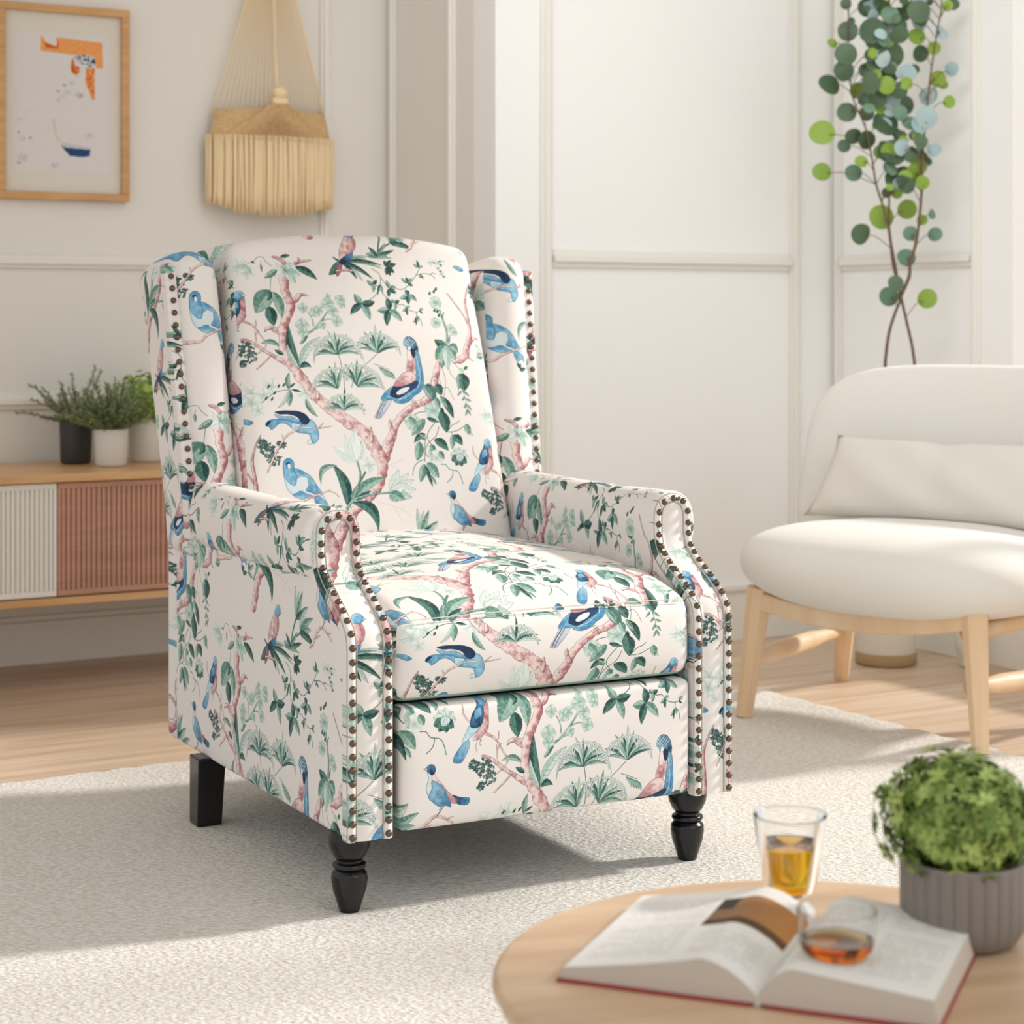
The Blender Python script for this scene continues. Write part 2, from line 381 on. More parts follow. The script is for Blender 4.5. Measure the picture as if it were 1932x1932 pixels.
    line(A(435, 350, 425, 430, 420, 510), 1.3, GM*.6)
    line(A(150, 175, 230, 160, 270, 105, 340, 100, 380, 160, 450, 215), 1.1, GM*.6); line(A(320, 150, 315, 230), 1, GM*.6); L(A, 315, 190, 325, 285, 28, tone=0); L(A, 200, 150, 240, 180, 24, tone=1)
    L(A, 90, 190, 205, 300, 70, tone=-1); L(A, 560, 95, 680, 75, 45, tone=1)
    bark(A(740, 180, 800, 160, 860, 150, 930, 140), [22, 18, 12, 9]); bark(A(790, 150, 780, 115), [18, 10]); bark(A(600, 170, 540, 120, 460, 95), [26, 22, 8])
    leaf(o(A, 420, 515), o(A, 240, 795), 215, cv=-.05, tone=0, ser=.12); L(A, 410, 520, 380, 640, 60, tone=1, cv=.2)
    L(A, 450, 535, 548, 855, 120, tone=0, cv=.08, ser=.15); L(A, 400, 715, 450, 955, 140, tone=1, ser=.2)
    # strap leaf cluster beside the trunk
    L(A, 740, 1480, 625, 950, 110, tone=1, cv=.07); L(A, 750, 1450, 1010, 1100, 100, tone=-1, cv=.1); L(A, 740, 1480, 600, 1170, 60, tone=-1, cv=.08)
    L(A, 750, 1465, 890, 1465, 70, tone=1, cv=.25); L(A, 510, 1200, 290, 1165, 60, tone=0, cv=-.18); L(A, 555, 1305, 450, 1245, 50, tone=1)
    L(A, 765, 1180, 860, 1080, 40, tone=1)
    # hydrangea sprig
    strand(A(770, 1170, 850, 1060, 930, 1010, 1040, 890, 1130, 760), [14, 13, 12, 11, 7], GL, GM)
    strand(A(930, 960, 920, 880, 870, 790), [8, 6, 4], GL, GM); strand(A(1040, 900, 1120, 880, 1180, 890), [7, 6, 5], GL, GM); strand(A(930, 1010, 1030, 980), 6, GL, GM)
    for x, y, r in ((810, 740, 70), (960, 790, 75), (1010, 760, 60), (1120, 690, 90), (1180, 780, 80), (1280, 640, 75), (1300, 700, 55), (1230, 910, 75), (790, 950, 90), (800, 1040, 70), (1040, 960, 55), (1130, 600, 40)):
        bloom(o(A, x, y), r, False, 4, rot=x*.31)
    # clover-like vine
    for p in (B(40, 240, 120, 290, 150, 360, 130, 480, 60, 590, -30, 650, -110, 690), B(150, 350, 200, 420, 240, 480), B(120, 490, 200, 600, 270, 660, 360, 695, 430, 700, 500, 765, 600, 790, 690, 760), B(600, 790, 600, 860), B(610, 840, 650, 890, 670, 965),
              B(350, 495, 450, 495, 560, 400, 630, 310, 690, 215), B(640, 310, 730, 290, 830, 300, 890, 350), B(820, 305, 860, 280, 905, 295), B(-10, 450, 40, 460, 130, 460)):
        line(p, 1.5, GM*.75)
    for f, c, w, tips in ((A, (1560, 690), 88, ((1465, 565), (1405, 825), (1655, 895), (1728, 665))), (B, (240, 760), 88, ((80, 775), (195, 970), (400, 915), (215, 610))),
                          (B, (270, 490), 56, ((225, 385), (240, 605), (355, 480), (345, 555))), (B, (510, 570), 62, ((385, 620), (500, 695), (615, 650), (465, 510))),
                          (B, (320, 670), 46, ((275, 635), (378, 645), (312, 765))), (B, (470, 740), 36, ((415, 782), (482, 838), (520, 718))), (B, (600, 850), 28, ((550, 925), (590, 960), (625, 915))),
                          (B, (40, 440), 50, ((-35, 390), (95, 380), (40, 545))), (B, (510, 420), 40, ((425, 350), (485, 340), (575, 355), (580, 450))), (B, (670, 210), 34, ((605, 165), (650, 112), (735, 200))),
                          (B, (690, 300), 28, ((670, 352), (735, 358))), (B, (140, 440), 30, ((160, 560), (100, 580))), (B, (640, 770), 22, ((690, 740), (690, 810)))):
        ros(o(f, *c), [o(f, *t) for t in tips], w, tone=1)
    # starry flowers on a stem
    strand(B(920, 760, 960, 900, 1000, 1040, 985, 1220), [12, 15, 14, 12], GL, GM*.8); strand(B(950, 860, 975, 790), 6, GM)
    for x, y, r in ((870, 665, 90), (855, 925, 75), (1060, 990, 60), (1100, 1040, 55)): bloom(o(B, x, y), r, False, 8, True)
    for x, y in ((790, 570), (880, 510), (850, 545), (880, 800), (840, 790), (900, 850)): L(B, x, y, x+20, y-50, 32, tone=1)
    # lobed leaf
    L(B, 980, 1210, 820, 1140, 110, tone=1, cv=.1); L(B, 980, 1210, 825, 1400, 130, tone=0, cv=-.05); L(B, 975, 1210, 900, 1500, 120, tone=0); L(B, 985, 1210, 985, 1515, 120, tone=-1); L(B, 985, 1210, 1100, 1400, 120, tone=0, cv=.1)
    L(B, 1010, 1215, 1145, 1300, 100, tone=0, cv=.2); L(B, 1020, 1190, 1040, 1070, 30, tone=0)
    for p in (B(890, 1440, 940, 1620, 935, 1740, 910, 1860), B(730, 1690, 780, 1605, 850, 1620, 900, 1740, 970, 1740, 1020, 1830, 1050, 1890), B(1050, 1400, 1145, 1505), B(1000, 1490, 1030, 1580, 1120, 1660), B(1170, 1760, 1210, 1880, 1230, 2010)):
        line(p, 1.1, GM*.7)
    L(B, 1180, 1560, 1200, 1780, 190, tone=1, ser=.25); L(B, 1150, 1500, 1210, 1560, 60, tone=-1); L(B, 1140, 1560, 1120, 1770, 60, tone=0); L(B, 1215, 1510, 1265, 1470, 40, tone=1)
    for x, y, X, Y in ((1160, 1780, 1100, 1840), (1180, 1780, 1275, 1850), (1205, 1850, 1160, 1900), (1215, 1880, 1290, 1905), (1225, 1930, 1180, 2000), (1230, 1950, 1290, 2020), (1230, 2010, 1200, 2090), (1235, 2010, 1275, 2085)): L(B, x, y, X, Y, 30, tone=0)
    L(B, 1400, 1190, 1500, 1285, 45, tone=-1); L(B, 1520, 1330, 1400, 1345, 75, tone=0)
    # leaves, bells and rose under the right limb
    for p in (D(770, 370, 700, 450, 665, 520, 680, 580, 720, 620), D(825, 420, 780, 530, 690, 600, 635, 690, 625, 830), D(650, 530, 630, 640, 640, 740, 690, 790), D(620, 805, 530, 840, 480, 900, 460, 990),
              D(840, 870, 900, 875, 950, 930, 995, 950, 980, 1030, 920, 1085), D(990, 940, 1060, 960, 1100, 1020, 1130, 1110), D(940, 475, 1010, 400, 1080, 370, 1110, 340), D(950, 482, 1060, 470, 1180, 410), D(1000, 490, 1005, 540), D(650, 230, 560, 240, 500, 270)):
        line(p, 1.6, GM*.75)
    L(B, 690, 1690, 800, 1905, 150, tone=1, cv=-.05); L(B, 640, 1700, 760, 1890, 90, tone=0); L(B, 820, 1690, 880, 1835, 110, tone=1)
    L(D, 870, 50, 1030, 315, 100, tone=2, cv=.08); L(D, 860, 40, 960, 190, 60, tone=0); L(D, 880, 180, 830, 330, 90, tone=2); L(D, 870, 230, 930, 490, 150, tone=1, cv=.04)
    bloom(o(D, 470, 350), 110, False, 5, rot=.4); L(D, 640, 320, 460, 515, 110, tone=0); L(D, 430, 290, 540, 420, 80, tone=0); bloom(o(D, 745, 215), 115, False, 5, rot=.2); L(D, 790, 60, 850, 190, 80, tone=0)
    L(D, 670, 310, 830, 360, 50, tone=1)
    L(D, 640, 500, 490, 600, 75, tone=1, cv=-.1); L(D, 640, 570, 560, 500, 50, tone=0); L(D, 560, 590, 520, 820, 120, tone=0, cv=.05); L(D, 760, 570, 945, 705, 110, tone=1, cv=.1); L(D, 700, 630, 775, 730, 80, tone=0)
    bloom(o(D, 770, 790), 105, True, 6, rot=.3); L(D, 820, 710, 880, 810, 75, tone=0); L(D, 690, 680, 720, 830, 50, tone=-1)
    L(D, 620, 860, 560, 1075, 95, tone=0); L(D, 650, 850, 805, 1030, 120, tone=0, cv=.05); L(D, 630, 880, 720, 1130, 50, tone=1); L(D, 700, 1000, 770, 1110, 40, tone=0)
    for k in range(9):
        a = k*2*math.pi/9; c0 = o(D, 1090, 785); rr = 125*ZS
        leaf(c0, (c0[0]+rr*math.cos(a), c0[1]+rr*math.sin(a)*.95), 100, tone=1 if math.sin(a) < -.2 else -1, vein=0)
    shape(D(1050, 770, 1090, 745, 1140, 760, 1150, 800, 1110, 840, 1060, 830), BP, GP, edge=GL)
    for p in (D(1090, 770, 1110, 880), D(1110, 760, 1130, 860), D(1080, 780, 1080, 840)): line(p, .7, GD)
    L(D, 1015, 515, 995, 690, 75, tone=0); L(D, 1020, 520, 1140, 645, 100, tone=1, cv=.1); L(D, 1190, 395, 1290, 530, 40, tone=-1); L(D, 1200, 385, 1245, 520, 90, tone=0)
    # palms
    fan(o(C, 1290, 190), 250, 165, 5, 9); line(A(1230, 1320, 1270, 1500, 1300, 1780), 1.5, GM*.75); line(A(1720, 1320, 1560, 1460, 1440, 1560, 1380, 1720), 1.4, GM*.75)
    fan(o(A, 1210, 1730), 330, 165, 75, 7); fan(o(A, 1460, 1720), 360, 125, 5, 10); fan(o(A, 1740, 1310), 330, 155, 25, 11); fan(o(A, 1220, 1320), 320, 175, 8, 13)
    for k in range(5): L(B, 60+k*30, 1480+k*14, 150+k*30, 1600+k*10, 36, tone=0, cv=.1)
    line(B(0, 1440, 80, 1470, 200, 1520), 1.2, GM*.7)
    # top fan of long leaves
    for X, Y, w, t in ((1420, 65, 60, 0), (1210, 85, 24, 2), (1700, 80, 40, -1), (1590, 400, 60, -1), (1855, 235, 40, 0), (1850, 195, 52, 1), (1725, 375, 60, 1), (1515, 375, 50, 2), (1155, 325, 110, 1), (1650, 100, 30, 0)): L(A, 1320, 150, X, Y, w, tone=t, cv=.06)
    for X, Y in ((210, 130), (370, 170), (340, 290), (280, 330), (230, 320), (300, 120)): L(B, 250, 210, X, Y, 60, tone=2)
    for X, Y in ((200, 60), (320, 95), (120, 50)): L(B, 0, 90, X, Y, 26, tone=0)
    # tulips
    strand(C(1420, 780, 1465, 950, 1430, 1120, 1350, 1270, 1250, 1440), [12, 14, 14, 15, 16], GL, GM*.85)
    for X, Y in ((1140, 620), (1490, 560), (1280, 480), (1400, 430)): L(C, 1410, 795, X, Y, 150, tone=-2 if X < 1450 else -1, ia=.3, vein=0)
    L(C, 1410, 795, 1340, 520, 120, tone=-2, ia=.25, vein=0); bloom(o(C, 1570, 850), 100, True, 4, al=.8); strand(C(1530, 930, 1440, 1080), 12, GM)
    L(C, 1310, 1310, 1120, 820, 130, tone=1, cv=-.12); L(C, 1180, 840, 985, 1055, 70, tone=0, cv=-.32); L(C, 1400, 1235, 1785, 1010, 120, tone=0, cv=.12); L(C, 1400, 1250, 1600, 1150, 60, tone=1)
    strand(C(1300, 1330, 1400, 1240, 1600, 1195, 1850, 1180), [15, 15, 12, 10], GL, GM*.85); L(C, 1370, 1275, 1690, 1620, 130, tone=1, cv=.26); L(C, 1350, 1250, 1420, 1080, 50, tone=0)
    for X, Y, t in ((280, 915, -2), (410, 965, -2), (475, 1040, -2), (500, 1150, -2), (450, 1250, -1), (260, 1290, 0), (380, 1090, -2), (360, 1270, 0)): L(D, 170, 1180, X, Y, 110, tone=t, ia=.85, vein=1)
    for X, Y, t in ((510, 1375, -1), (595, 1410, -1), (665, 1405, 0), (780, 1540, 0), (690, 1600, 1)): L(D, 560, 1700, X, Y, 70, tone=t)
    for X, Y, t in ((780, 1550, -1), (900, 1640, 0), (935, 1905, 1), (870, 1760, 0), (800, 1850, 1)): L(D, 650, 1820, X, Y, 85, tone=t, cv=.08)
    strand(D(550, 1700, 490, 1850, 470, 2010), 11, GM*.9); strand(D(640, 1830, 520, 1910, 470, 2000), 10, GM*.9)
    for X, Y, w, t in ((585, 1825, 50, 0), (310, 1970, 70, 0), (350, 1880, 50, 1), (690, 1920, 50, 1), (600, 2010, 60, 0)): L(D, 470, 2000, X, Y, w, tone=t)
    L(C, 1000, 1400, 945, 1320, 40, tone=1); L(C, 990, 1420, 1090, 1400, 50, tone=1); L(C, 1110, 1370, 1140, 1270, 40, tone=0); L(C, 1110, 1370, 1240, 1300, 55, tone=0); L(C, 1110, 1390, 1225, 1440, 45, tone=0); L(C, 1000, 1400, 1000, 1330, 30, tone=1)
    # narrow sprig left of the limb
    L(A, 615, 1725, 620, 1520, 60, tone=0, cv=.1); L(A, 625, 1740, 610, 1925, 70, tone=0); L(A, 605, 1745, 475, 1935, 45, tone=-1, cv=.1); L(A, 620, 1700, 690, 1650, 26, tone=1); L(A, 650, 1730, 755, 1755, 30, tone=1); L(C, 810, 40, 955, 258, 60, tone=0, cv=-.1)
    for f, x, y, r in ((C, 300, 560, 80), (C, 360, 620, 80), (C, 430, 720, 75), (C, 520, 560, 50), (D, 1440, 1240, 50), (D, 1560, 1280, 90), (D, 1610, 1380, 70), (D, 1520, 1450, 40)):
        parsley(o(f, x, y), r)
    # stooping bird
    twig(C(430, 690, 390, 780, 350, 870), [10, 10, 8])
    shape(C(335, 310, 385, 268, 500, 265, 640, 300, 740, 340, 850, 285, 920, 335, 962, 450, 950, 530, 890, 575, 862, 500, 830, 455, 700, 430, 645, 385, 570, 325, 490, 320, 405, 385, 372, 350, 340, 342), BM, BL, (1, .3), edge=BM*.8)
    shape(C(640, 320, 700, 330, 740, 345, 690, 400, 640, 380), BP, BL)
    shape(C(440, 205, 540, 235, 640, 240, 720, 290, 780, 330, 730, 335, 600, 290, 500, 260, 460, 240), BL, BM, hatch=((.35, -1), 2.2))
    shape(C(440, 180, 530, 168, 620, 172, 710, 182, 800, 220, 850, 285, 835, 330, 790, 345, 745, 310, 700, 250, 600, 215, 500, 210), BN, BN*1.5, (-1, -1))
    shape(C(332, 312, 360, 285, 395, 285, 370, 320, 340, 338), BN)
    shape(C(840, 520, 820, 560, 850, 580, 880, 560, 870, 530), BP, BP); line(C(850, 450, 880, 455), 1.2, BN)
    twig(C(1120, 375, 1040, 385, 940, 392, 780, 378, 650, 420, 560, 480, 500, 570, 430, 690), [4, 7, 8, 10, 13, 12, 10, 10]); twig(C(960, 388, 1020, 335), [7, 4]); twig(C(540, 500, 520, 455), [8, 4])
    # perched blue bird
    shape(C(600, 725, 655, 770, 665, 850, 760, 880, 860, 950, 930, 1050, 1000, 1160, 1060, 1270, 1072, 1320, 1010, 1290, 950, 1312, 900, 1210, 820, 1185, 740, 1202, 640, 1150, 572, 1060, 540, 930, 530, 800, 545, 750), BP, lin((226, 230, 232)), (1, -1), edge=BL)
    shape(C(665, 850, 760, 880, 860, 950, 885, 1000, 820, 965, 740, 940, 690, 965), BM, BL)
    shape(C(825, 970, 885, 990, 950, 1080, 1005, 1160, 940, 1165, 870, 1140, 800, 1110, 830, 1050), BL, BM, (-.5, -1), hatch=((1, .75), 2.4))
    shape(C(640, 1150, 690, 1130, 740, 1110, 820, 1150, 900, 1180, 820, 1190, 740, 1202), BM, BL)
    shape(C(900, 1210, 960, 1180, 1050, 1260, 1072, 1320, 1010, 1290, 950, 1312), BM, BL, (1, 0), hatch=((1, .5), 3))
    shape(C(600, 725, 655, 770, 665, 860, 692, 960, 670, 1045, 600, 1010, 550, 940, 530, 820, 545, 750), BL, BM, (.3, 1), edge=BM)
    shape(C(560, 780, 600, 765, 620, 800, 600, 850, 575, 820), BN*1.3, BM, iw=0, al=.7)
    shape(C(583, 805, 600, 788, 618, 805, 615, 840, 595, 852), lin((240, 240, 240)), None, iw=.6)
    line(C(770, 1110, 790, 1180, 800, 1210), 1, BM); line(C(810, 1150, 820, 1200), 1, BM)
    twig(C(1090, 1115, 1000, 1150, 860, 1190, 740, 1240, 680, 1300, 560, 1312, 450, 1330, 330, 1350), [5, 8, 10, 15, 13, 20, 24, 26]); twig(C(1070, 1130, 1140, 1150, 1200, 1198), [7, 6, 3])
    # crested bird
    shape(D(110, 50, 215, 60, 180, 150, 105, 250, 60, 300, 10, 302, -12, 280, 30, 200), BP, lin((200, 196, 216)), (-1, -1), hatch=((1, .62), 2.6), ink=lin((70, 70, 100)))
    line(D(120, 80, 50, 190, 10, 290), 1.6, BN); line(D(150, 80, 80, 200, 40, 290), 1.2, BN)
    shape(B(570, 1290, 602, 1320, 628, 1460, 648, 1600, 642, 1700, 595, 1790, 515, 1840, 440, 1905, 330, 1932, 240, 1890, 400, 1790, 520, 1690, 545, 1600, 545, 1450, 550, 1350), BL, BM, (.8, -.8), edge=BM, hatch=((1, .25), 3.1))
    shape(B(450, 1255, 442, 1400, 420, 1500, 440, 1560, 500, 1560, 545, 1480, 545, 1350, 510, 1280), lin((244, 232, 228)), PM, (0, -1.6), edge=PP)
    shape(B(80, 1850, 150, 1770, 245, 1715, 205, 1810, 235, 1850, 360, 1850, 330, 1890, 200, 1885, 90, 1885), BM, BL, (1, 0), hatch=((.5, 1), 2.4))
    shape(B(195, 1810, 255, 1705, 400, 1690, 565, 1655, 545, 1730, 440, 1790, 310, 1865, 215, 1845), BN, BN*1.8, (1, 0))
    shape(B(275, 1800, 350, 1745, 455, 1730, 410, 1790, 310, 1825), lin((236, 234, 238)), BP)
    shape(B(245, 1710, 310, 1620, 385, 1552, 480, 1535, 545, 1590, 530, 1650, 430, 1700, 330, 1722), PP, lin((190, 136, 140)), (-1, -.6), edge=lin((200, 150, 150)))
    shape(B(490, 1250, 545, 1250, 555, 1300, 532, 1375, 500, 1330), BN)
    shape(B(400, 1205, 410, 1140, 455, 1100, 515, 1112, 565, 1165, 592, 1240, 590, 1300, 550, 1270, 500, 1245, 450, 1270, 430, 1230), BL, BN*1.6, (1, -.3), hatch=((1, .9), 2.0))
    for k in range(9):
        line(B(470+k*12, 1120+k*6, 440+k*8, 1150+k*11, 410+k*9, 1180+k*10), .9, BP if k % 2 else BN, .8)
    shape(B(455, 1235, 480, 1222, 500, 1245, 480, 1275, 455, 1270), BP, lin((240, 240, 240)), iw=.5); line(B(560, 1350, 590, 1500, 600, 1640, 560, 1740), 1.1, BP, .8); line(B(590, 1380, 615, 1520, 620, 1650), .9, BN, .6); line(B(300, 1880, 420, 1840, 520, 1760), 1.0, BP, .8)
    line(D(460, 80, 510, 130, 545, 190), 1); line(D(490, 75, 560, 150), 1)
    # blue bird at the right edge
    twig(D(1365, 835, 1290, 745, 1282, 660), [8, 7, 4]); twig(D(1540, 950, 1640, 1005, 1720, 1110, 1795, 1245, 1690, 1350), [15, 11, 8, 9, 6]); twig(D(1680, 1010, 1680, 940), [5, 3])
    shape(D(1345, 985, 1375, 1040, 1335, 1150, 1290, 1205, 1212, 1190, 1225, 1120, 1300, 1020), BM, BL, (1, .5), hatch=((1, .5), 3.2))
    shape(D(1370, 850, 1470, 880, 1410, 940, 1340, 1000, 1292, 1005, 1320, 930), BL, BP)
    shape(D(1500, 650, 1548, 640, 1562, 800, 1562, 900, 1510, 965, 1450, 1000, 1400, 990, 1440, 920, 1490, 850), PP, PM, (1, -.2))
    shape(D(1452, 630, 1502, 680, 1495, 850, 1420, 885, 1366, 860, 1380, 760, 1425, 690), BM, BN, (0, -1), edge=BN)
    shape(D(1410, 730, 1470, 700, 1480, 770, 1420, 800), BL, BM, iw=0)
    shape(D(1448, 600, 1485, 568, 1530, 590, 1545, 640, 1500, 685, 1460, 655), BL, BM, (1, -1)); shape(D(1530, 615, 1562, 632, 1535, 650), BP)
    for p in (D(1470, 960, 1440, 1060, 1460, 1120), D(1500, 960, 1480, 1040, 1500, 1060), D(1440, 990, 1500, 1010)): line(p, .8)
    # dark-capped bird
    twig(D(1295, 1795, 1220, 1745, 1090, 1692, 1000, 1750, 930, 1860, 860, 1930), [5, 10, 15, 16, 18, 16]); twig(D(970, 1815, 1050, 1780), [10, 5]); twig(D(1200, 1735, 1270, 1715), [7, 4])
    line(D(1155, 1600, 1095, 1690), 1.6); line(D(1130, 1600, 1110, 1640), 1.2)
    shape(D(1225, 1505, 1320, 1535, 1420, 1555, 1412, 1612, 1340, 1612, 1255, 1570), BM, BN, (-1, 0), hatch=((.3, 1), 2.1))
    shape(D(940, 1240, 1000, 1290, 1010, 1380, 1030, 1460, 1010, 1540, 960, 1450, 950, 1400, 965, 1320), lin((238, 236, 228)), GP, (-1, -1), edge=BL)
    shape(D(1015, 1265, 1050, 1325, 1115, 1390, 1175, 1460, 1255, 1525, 1290, 1560, 1268, 1592, 1180, 1545, 1010, 1350), PM, PP, (-1, 0))
    shape(D(1000, 1350, 1065, 1370, 1135, 1435, 1212, 1560, 1232, 1622, 1180, 1602, 1100, 1600, 1020, 1540, 985, 1490, 1010, 1420), BL, BM*.8, (1, -.5), edge=BM, hatch=((1, .7), 3))
    shape(D(932, 1225, 960, 1190, 1010, 1198, 1032, 1250, 1005, 1292, 965, 1270), BM, BN, (1, -.4)); shape(D(902, 1226, 940, 1214, 945, 1248), lin((210, 200, 196)), sm=False)
    # rosy bird
    shape(D(0, 2080, -20, 2200, -70, 2270, -90, 2250, -60, 2120), PM, lin((170, 110, 130)), (0, -1), hatch=((1, .3), 2))
    shape(D(100, 1700, 165, 1735, 192, 1800, 180, 1900, 120, 1985, 60, 2050, 0, 2085, -40, 2010, -10, 1870, 50, 1765), PP, PM, (1, -.5), edge=lin((206, 160, 160)))
    shape(D(70, 1990, 145, 1960, 110, 2060, 30, 2120, -30, 2105, -20, 2050), BM, BN, (-1, -1), hatch=((1, .8), 2.4))
    shape(D(100, 1660, 150, 1620, 200, 1640, 212, 1700, 165, 1745, 90, 1735), BL, BM, (1, -1)); shape(D(205, 1680, 242, 1694, 206, 1712), lin((200, 196, 190)), sm=False)
    bark(D(-80, 2200, 60, 2190, 120, 2200), [10, 14, 9])
    shape(B(1150, 185, 1220, 175, 1300, 225, 1260, 250, 1200, 225), BL, BM, hatch=((.4, 1), 2.2))
def cloth_pixels():
    draw_print()
    sx, sy = int(TW*TS), int(TH*TS/2)
    c2 = np.roll(CL.c, (sy, sx), (0, 1)); a2 = np.roll(CL.a, (sy, sx), (0, 1))
    base = lin((238, 232, 227))
    out = np.empty((CH, CW, 4), np.float32)
    rgb = base*(1-a2[..., None])+c2
    out[..., :3] = rgb*(1-CL.a[..., None])+CL.c
    out[..., 3] = 1
    return out
# ---------------------------------------------------------------- room: oblique frame, s along the back wall, d into the room
O2 = Vector((-1.362, 5.218)); E2 = Vector((math.cos(PI/6), math.sin(PI/6))); N2 = Vector((.5, -math.cos(PI/6)))
FZ = -.015
def RW(s, d, z): p = O2+E2*s+N2*d; return (p.x, p.y, z)
RA = PI/6
SB, DB = 1.155, .636            # jog: the nearer wall starts at SB, DB in front of the far wall
SC = SB+1.158                   # corner with the window wall
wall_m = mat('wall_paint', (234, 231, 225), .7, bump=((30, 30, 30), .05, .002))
wallb_m = mat('wall_paint_lit', (248, 248, 246), .65, bump=((30, 30, 30), .05, .002))  # lighter wall_paint copy: the brighter light on these walls put into its colour
trim_m = mat('trim_paint', (238, 235, 228), .5)
def rx(p): return RW(p[0], p[1], p[2])   # p = (s, d, z); s,d,z is left-handed, faces are flipped by recalculation
import bmesh
def fixn(o):
    bm = bmesh.new(); bm.from_mesh(o.data); bmesh.ops.recalc_face_normals(bm, faces=bm.faces); bm.to_mesh(o.data); bm.free(); return o
def rbx(name, boxes, m, parent=None, r=.003, smooth=False):
    M = MB()
    for lo, hi in boxes: rbox(M, lo, hi, min(r, min(abs(hi[i]-lo[i]) for i in range(3))*.45), 2)
    return fixn(M.build(name, m, parent, smooth=smooth, xf=rx))
def struct(o): o['kind'] = 'structure'; return o
HT = 2.75
# floor of pale oak planks
fm = bpy.data.materials.new('oak_floor'); fm.use_nodes = True; nt = fm.node_tree; b = nt.nodes['Principled BSDF']; b.inputs['Roughness'].default_value = .42
tc = nt.nodes.new('ShaderNodeTexCoord'); mp = nt.nodes.new('ShaderNodeMapping'); mp.inputs['Rotation'].default_value = (0, 0, -RA); nt.links.new(tc.outputs['Object'], mp.inputs[0])
br = nt.nodes.new('ShaderNodeTexBrick'); br.inputs['Scale'].default_value = 1; br.inputs['Brick Width'].default_value = 1.7; br.inputs['Row Height'].default_value = .15
br.inputs['Mortar Size'].default_value = .0012; br.inputs['Color1'].default_value = srgb(226, 206, 186); br.inputs['Color2'].default_value = srgb(214, 192, 170); br.inputs['Mortar'].default_value = srgb(176, 150, 128); br.offset = .37
nt.links.new(mp.outputs[0], br.inputs[0])
m2 = nt.nodes.new('ShaderNodeMapping'); m2.inputs['Scale'].default_value = (1.6, 22, 1); nt.links.new(mp.outputs[0], m2.inputs[0])
nz = nt.nodes.new('ShaderNodeTexNoise'); nz.inputs['Scale'].default_value = 1.3; nz.inputs['Detail'].default_value = 6; nt.links.new(m2.outputs[0], nz.inputs[0])
rp = nt.nodes.new('ShaderNodeValToRGB'); rp.color_ramp.elements[0].color = srgb(226, 212, 196); rp.color_ramp.elements[1].color = srgb(255, 252, 246); rp.color_ramp.elements[0].position = .3; rp.color_ramp.elements[1].position = .65
nt.links.new(nz.outputs[0], rp.inputs[0])
mx = nt.nodes.new('ShaderNodeMix'); mx.data_type = 'RGBA'; mx.blend_type = 'MULTIPLY'; mx.inputs[0].default_value = 1
nt.links.new(br.outputs[0], mx.inputs[6]); nt.links.new(rp.outputs[0], mx.inputs[7]); nt.links.new(mx.outputs[2], b.inputs['Base Color'])
M = MB(); rbox(M, (-4.2, -1.2, FZ-.05), (4.6, 7.6, FZ), .001, 1); struct(M.build('floor', fm, smooth=False))
# walls
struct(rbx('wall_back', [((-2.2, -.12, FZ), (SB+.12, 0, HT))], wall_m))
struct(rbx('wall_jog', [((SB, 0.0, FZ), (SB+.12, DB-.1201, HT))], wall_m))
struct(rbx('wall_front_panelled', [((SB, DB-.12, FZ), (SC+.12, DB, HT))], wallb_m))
# window wall: pier, sill wall below, header above, far pier
W0, W1, WS, WH = .735, 3.6, .22, 2.45
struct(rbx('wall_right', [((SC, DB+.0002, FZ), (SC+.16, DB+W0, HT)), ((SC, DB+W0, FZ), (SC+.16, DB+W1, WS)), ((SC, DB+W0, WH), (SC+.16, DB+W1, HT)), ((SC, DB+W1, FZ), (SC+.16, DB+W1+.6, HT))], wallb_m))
fr = []
for dd in (W0, W0+.95, W0+1.9, W1-.05): fr.append(((SC+.06, DB+dd+.002, WS+.002), (SC+.11, DB+dd+.048, WH-.002)))
fr += [((SC+.06, DB+W0+.05, WS+.002), (SC+.11, DB+W1-.05, WS+.05)), ((SC+.06, DB+W0+.05, WH-.05), (SC+.11, DB+W1-.05, WH-.002)), ((SC+.065, DB+W0+.05, 1.55), (SC+.105, DB+W1-.05, 1.58))]
win = struct(rbx('window_1', fr, trim_m))
glm = bpy.data.materials.new('window_glass'); glm.use_nodes = True; nt = glm.node_tree; nt.nodes.remove(nt.nodes['Principled BSDF'])
tb = nt.nodes.new('ShaderNodeBsdfTransparent'); gb = nt.nodes.new('ShaderNodeBsdfGlossy'); gb.inputs['Roughness'].default_value = .01; ms = nt.nodes.new('ShaderNodeMixShader'); ms.inputs[0].default_value = .06
nt.links.new(tb.outputs[0], ms.inputs[1]); nt.links.new(gb.outputs[0], ms.inputs[2]); nt.links.new(ms.outputs[0], nt.nodes['Material Output'].inputs[0])
for dd in (W0, W0+.95, W0+1.9):
    for za, zb in ((WS+.051, 1.549), (1.581, WH-.051)): rbx('pane', [((SC+.083, DB+dd+.049, za), (SC+.087, DB+(dd+.95 if dd < W0+1.5 else W1-.05)+.001, zb))], glm, win, .0005)
sill = rbx('window_sill', [((SC-.03, DB+W0-.0, WS-.001), (SC+.055, DB+W1, WS+.022))], trim_m, win)
M = MB(); rbox(M, (-2.2, -.12, HT+.001), (SC+.16, 4.2, HT+.06), .001, 1); struct(fixn(M.build('ceiling', wall_m, smooth=False, xf=rx)))
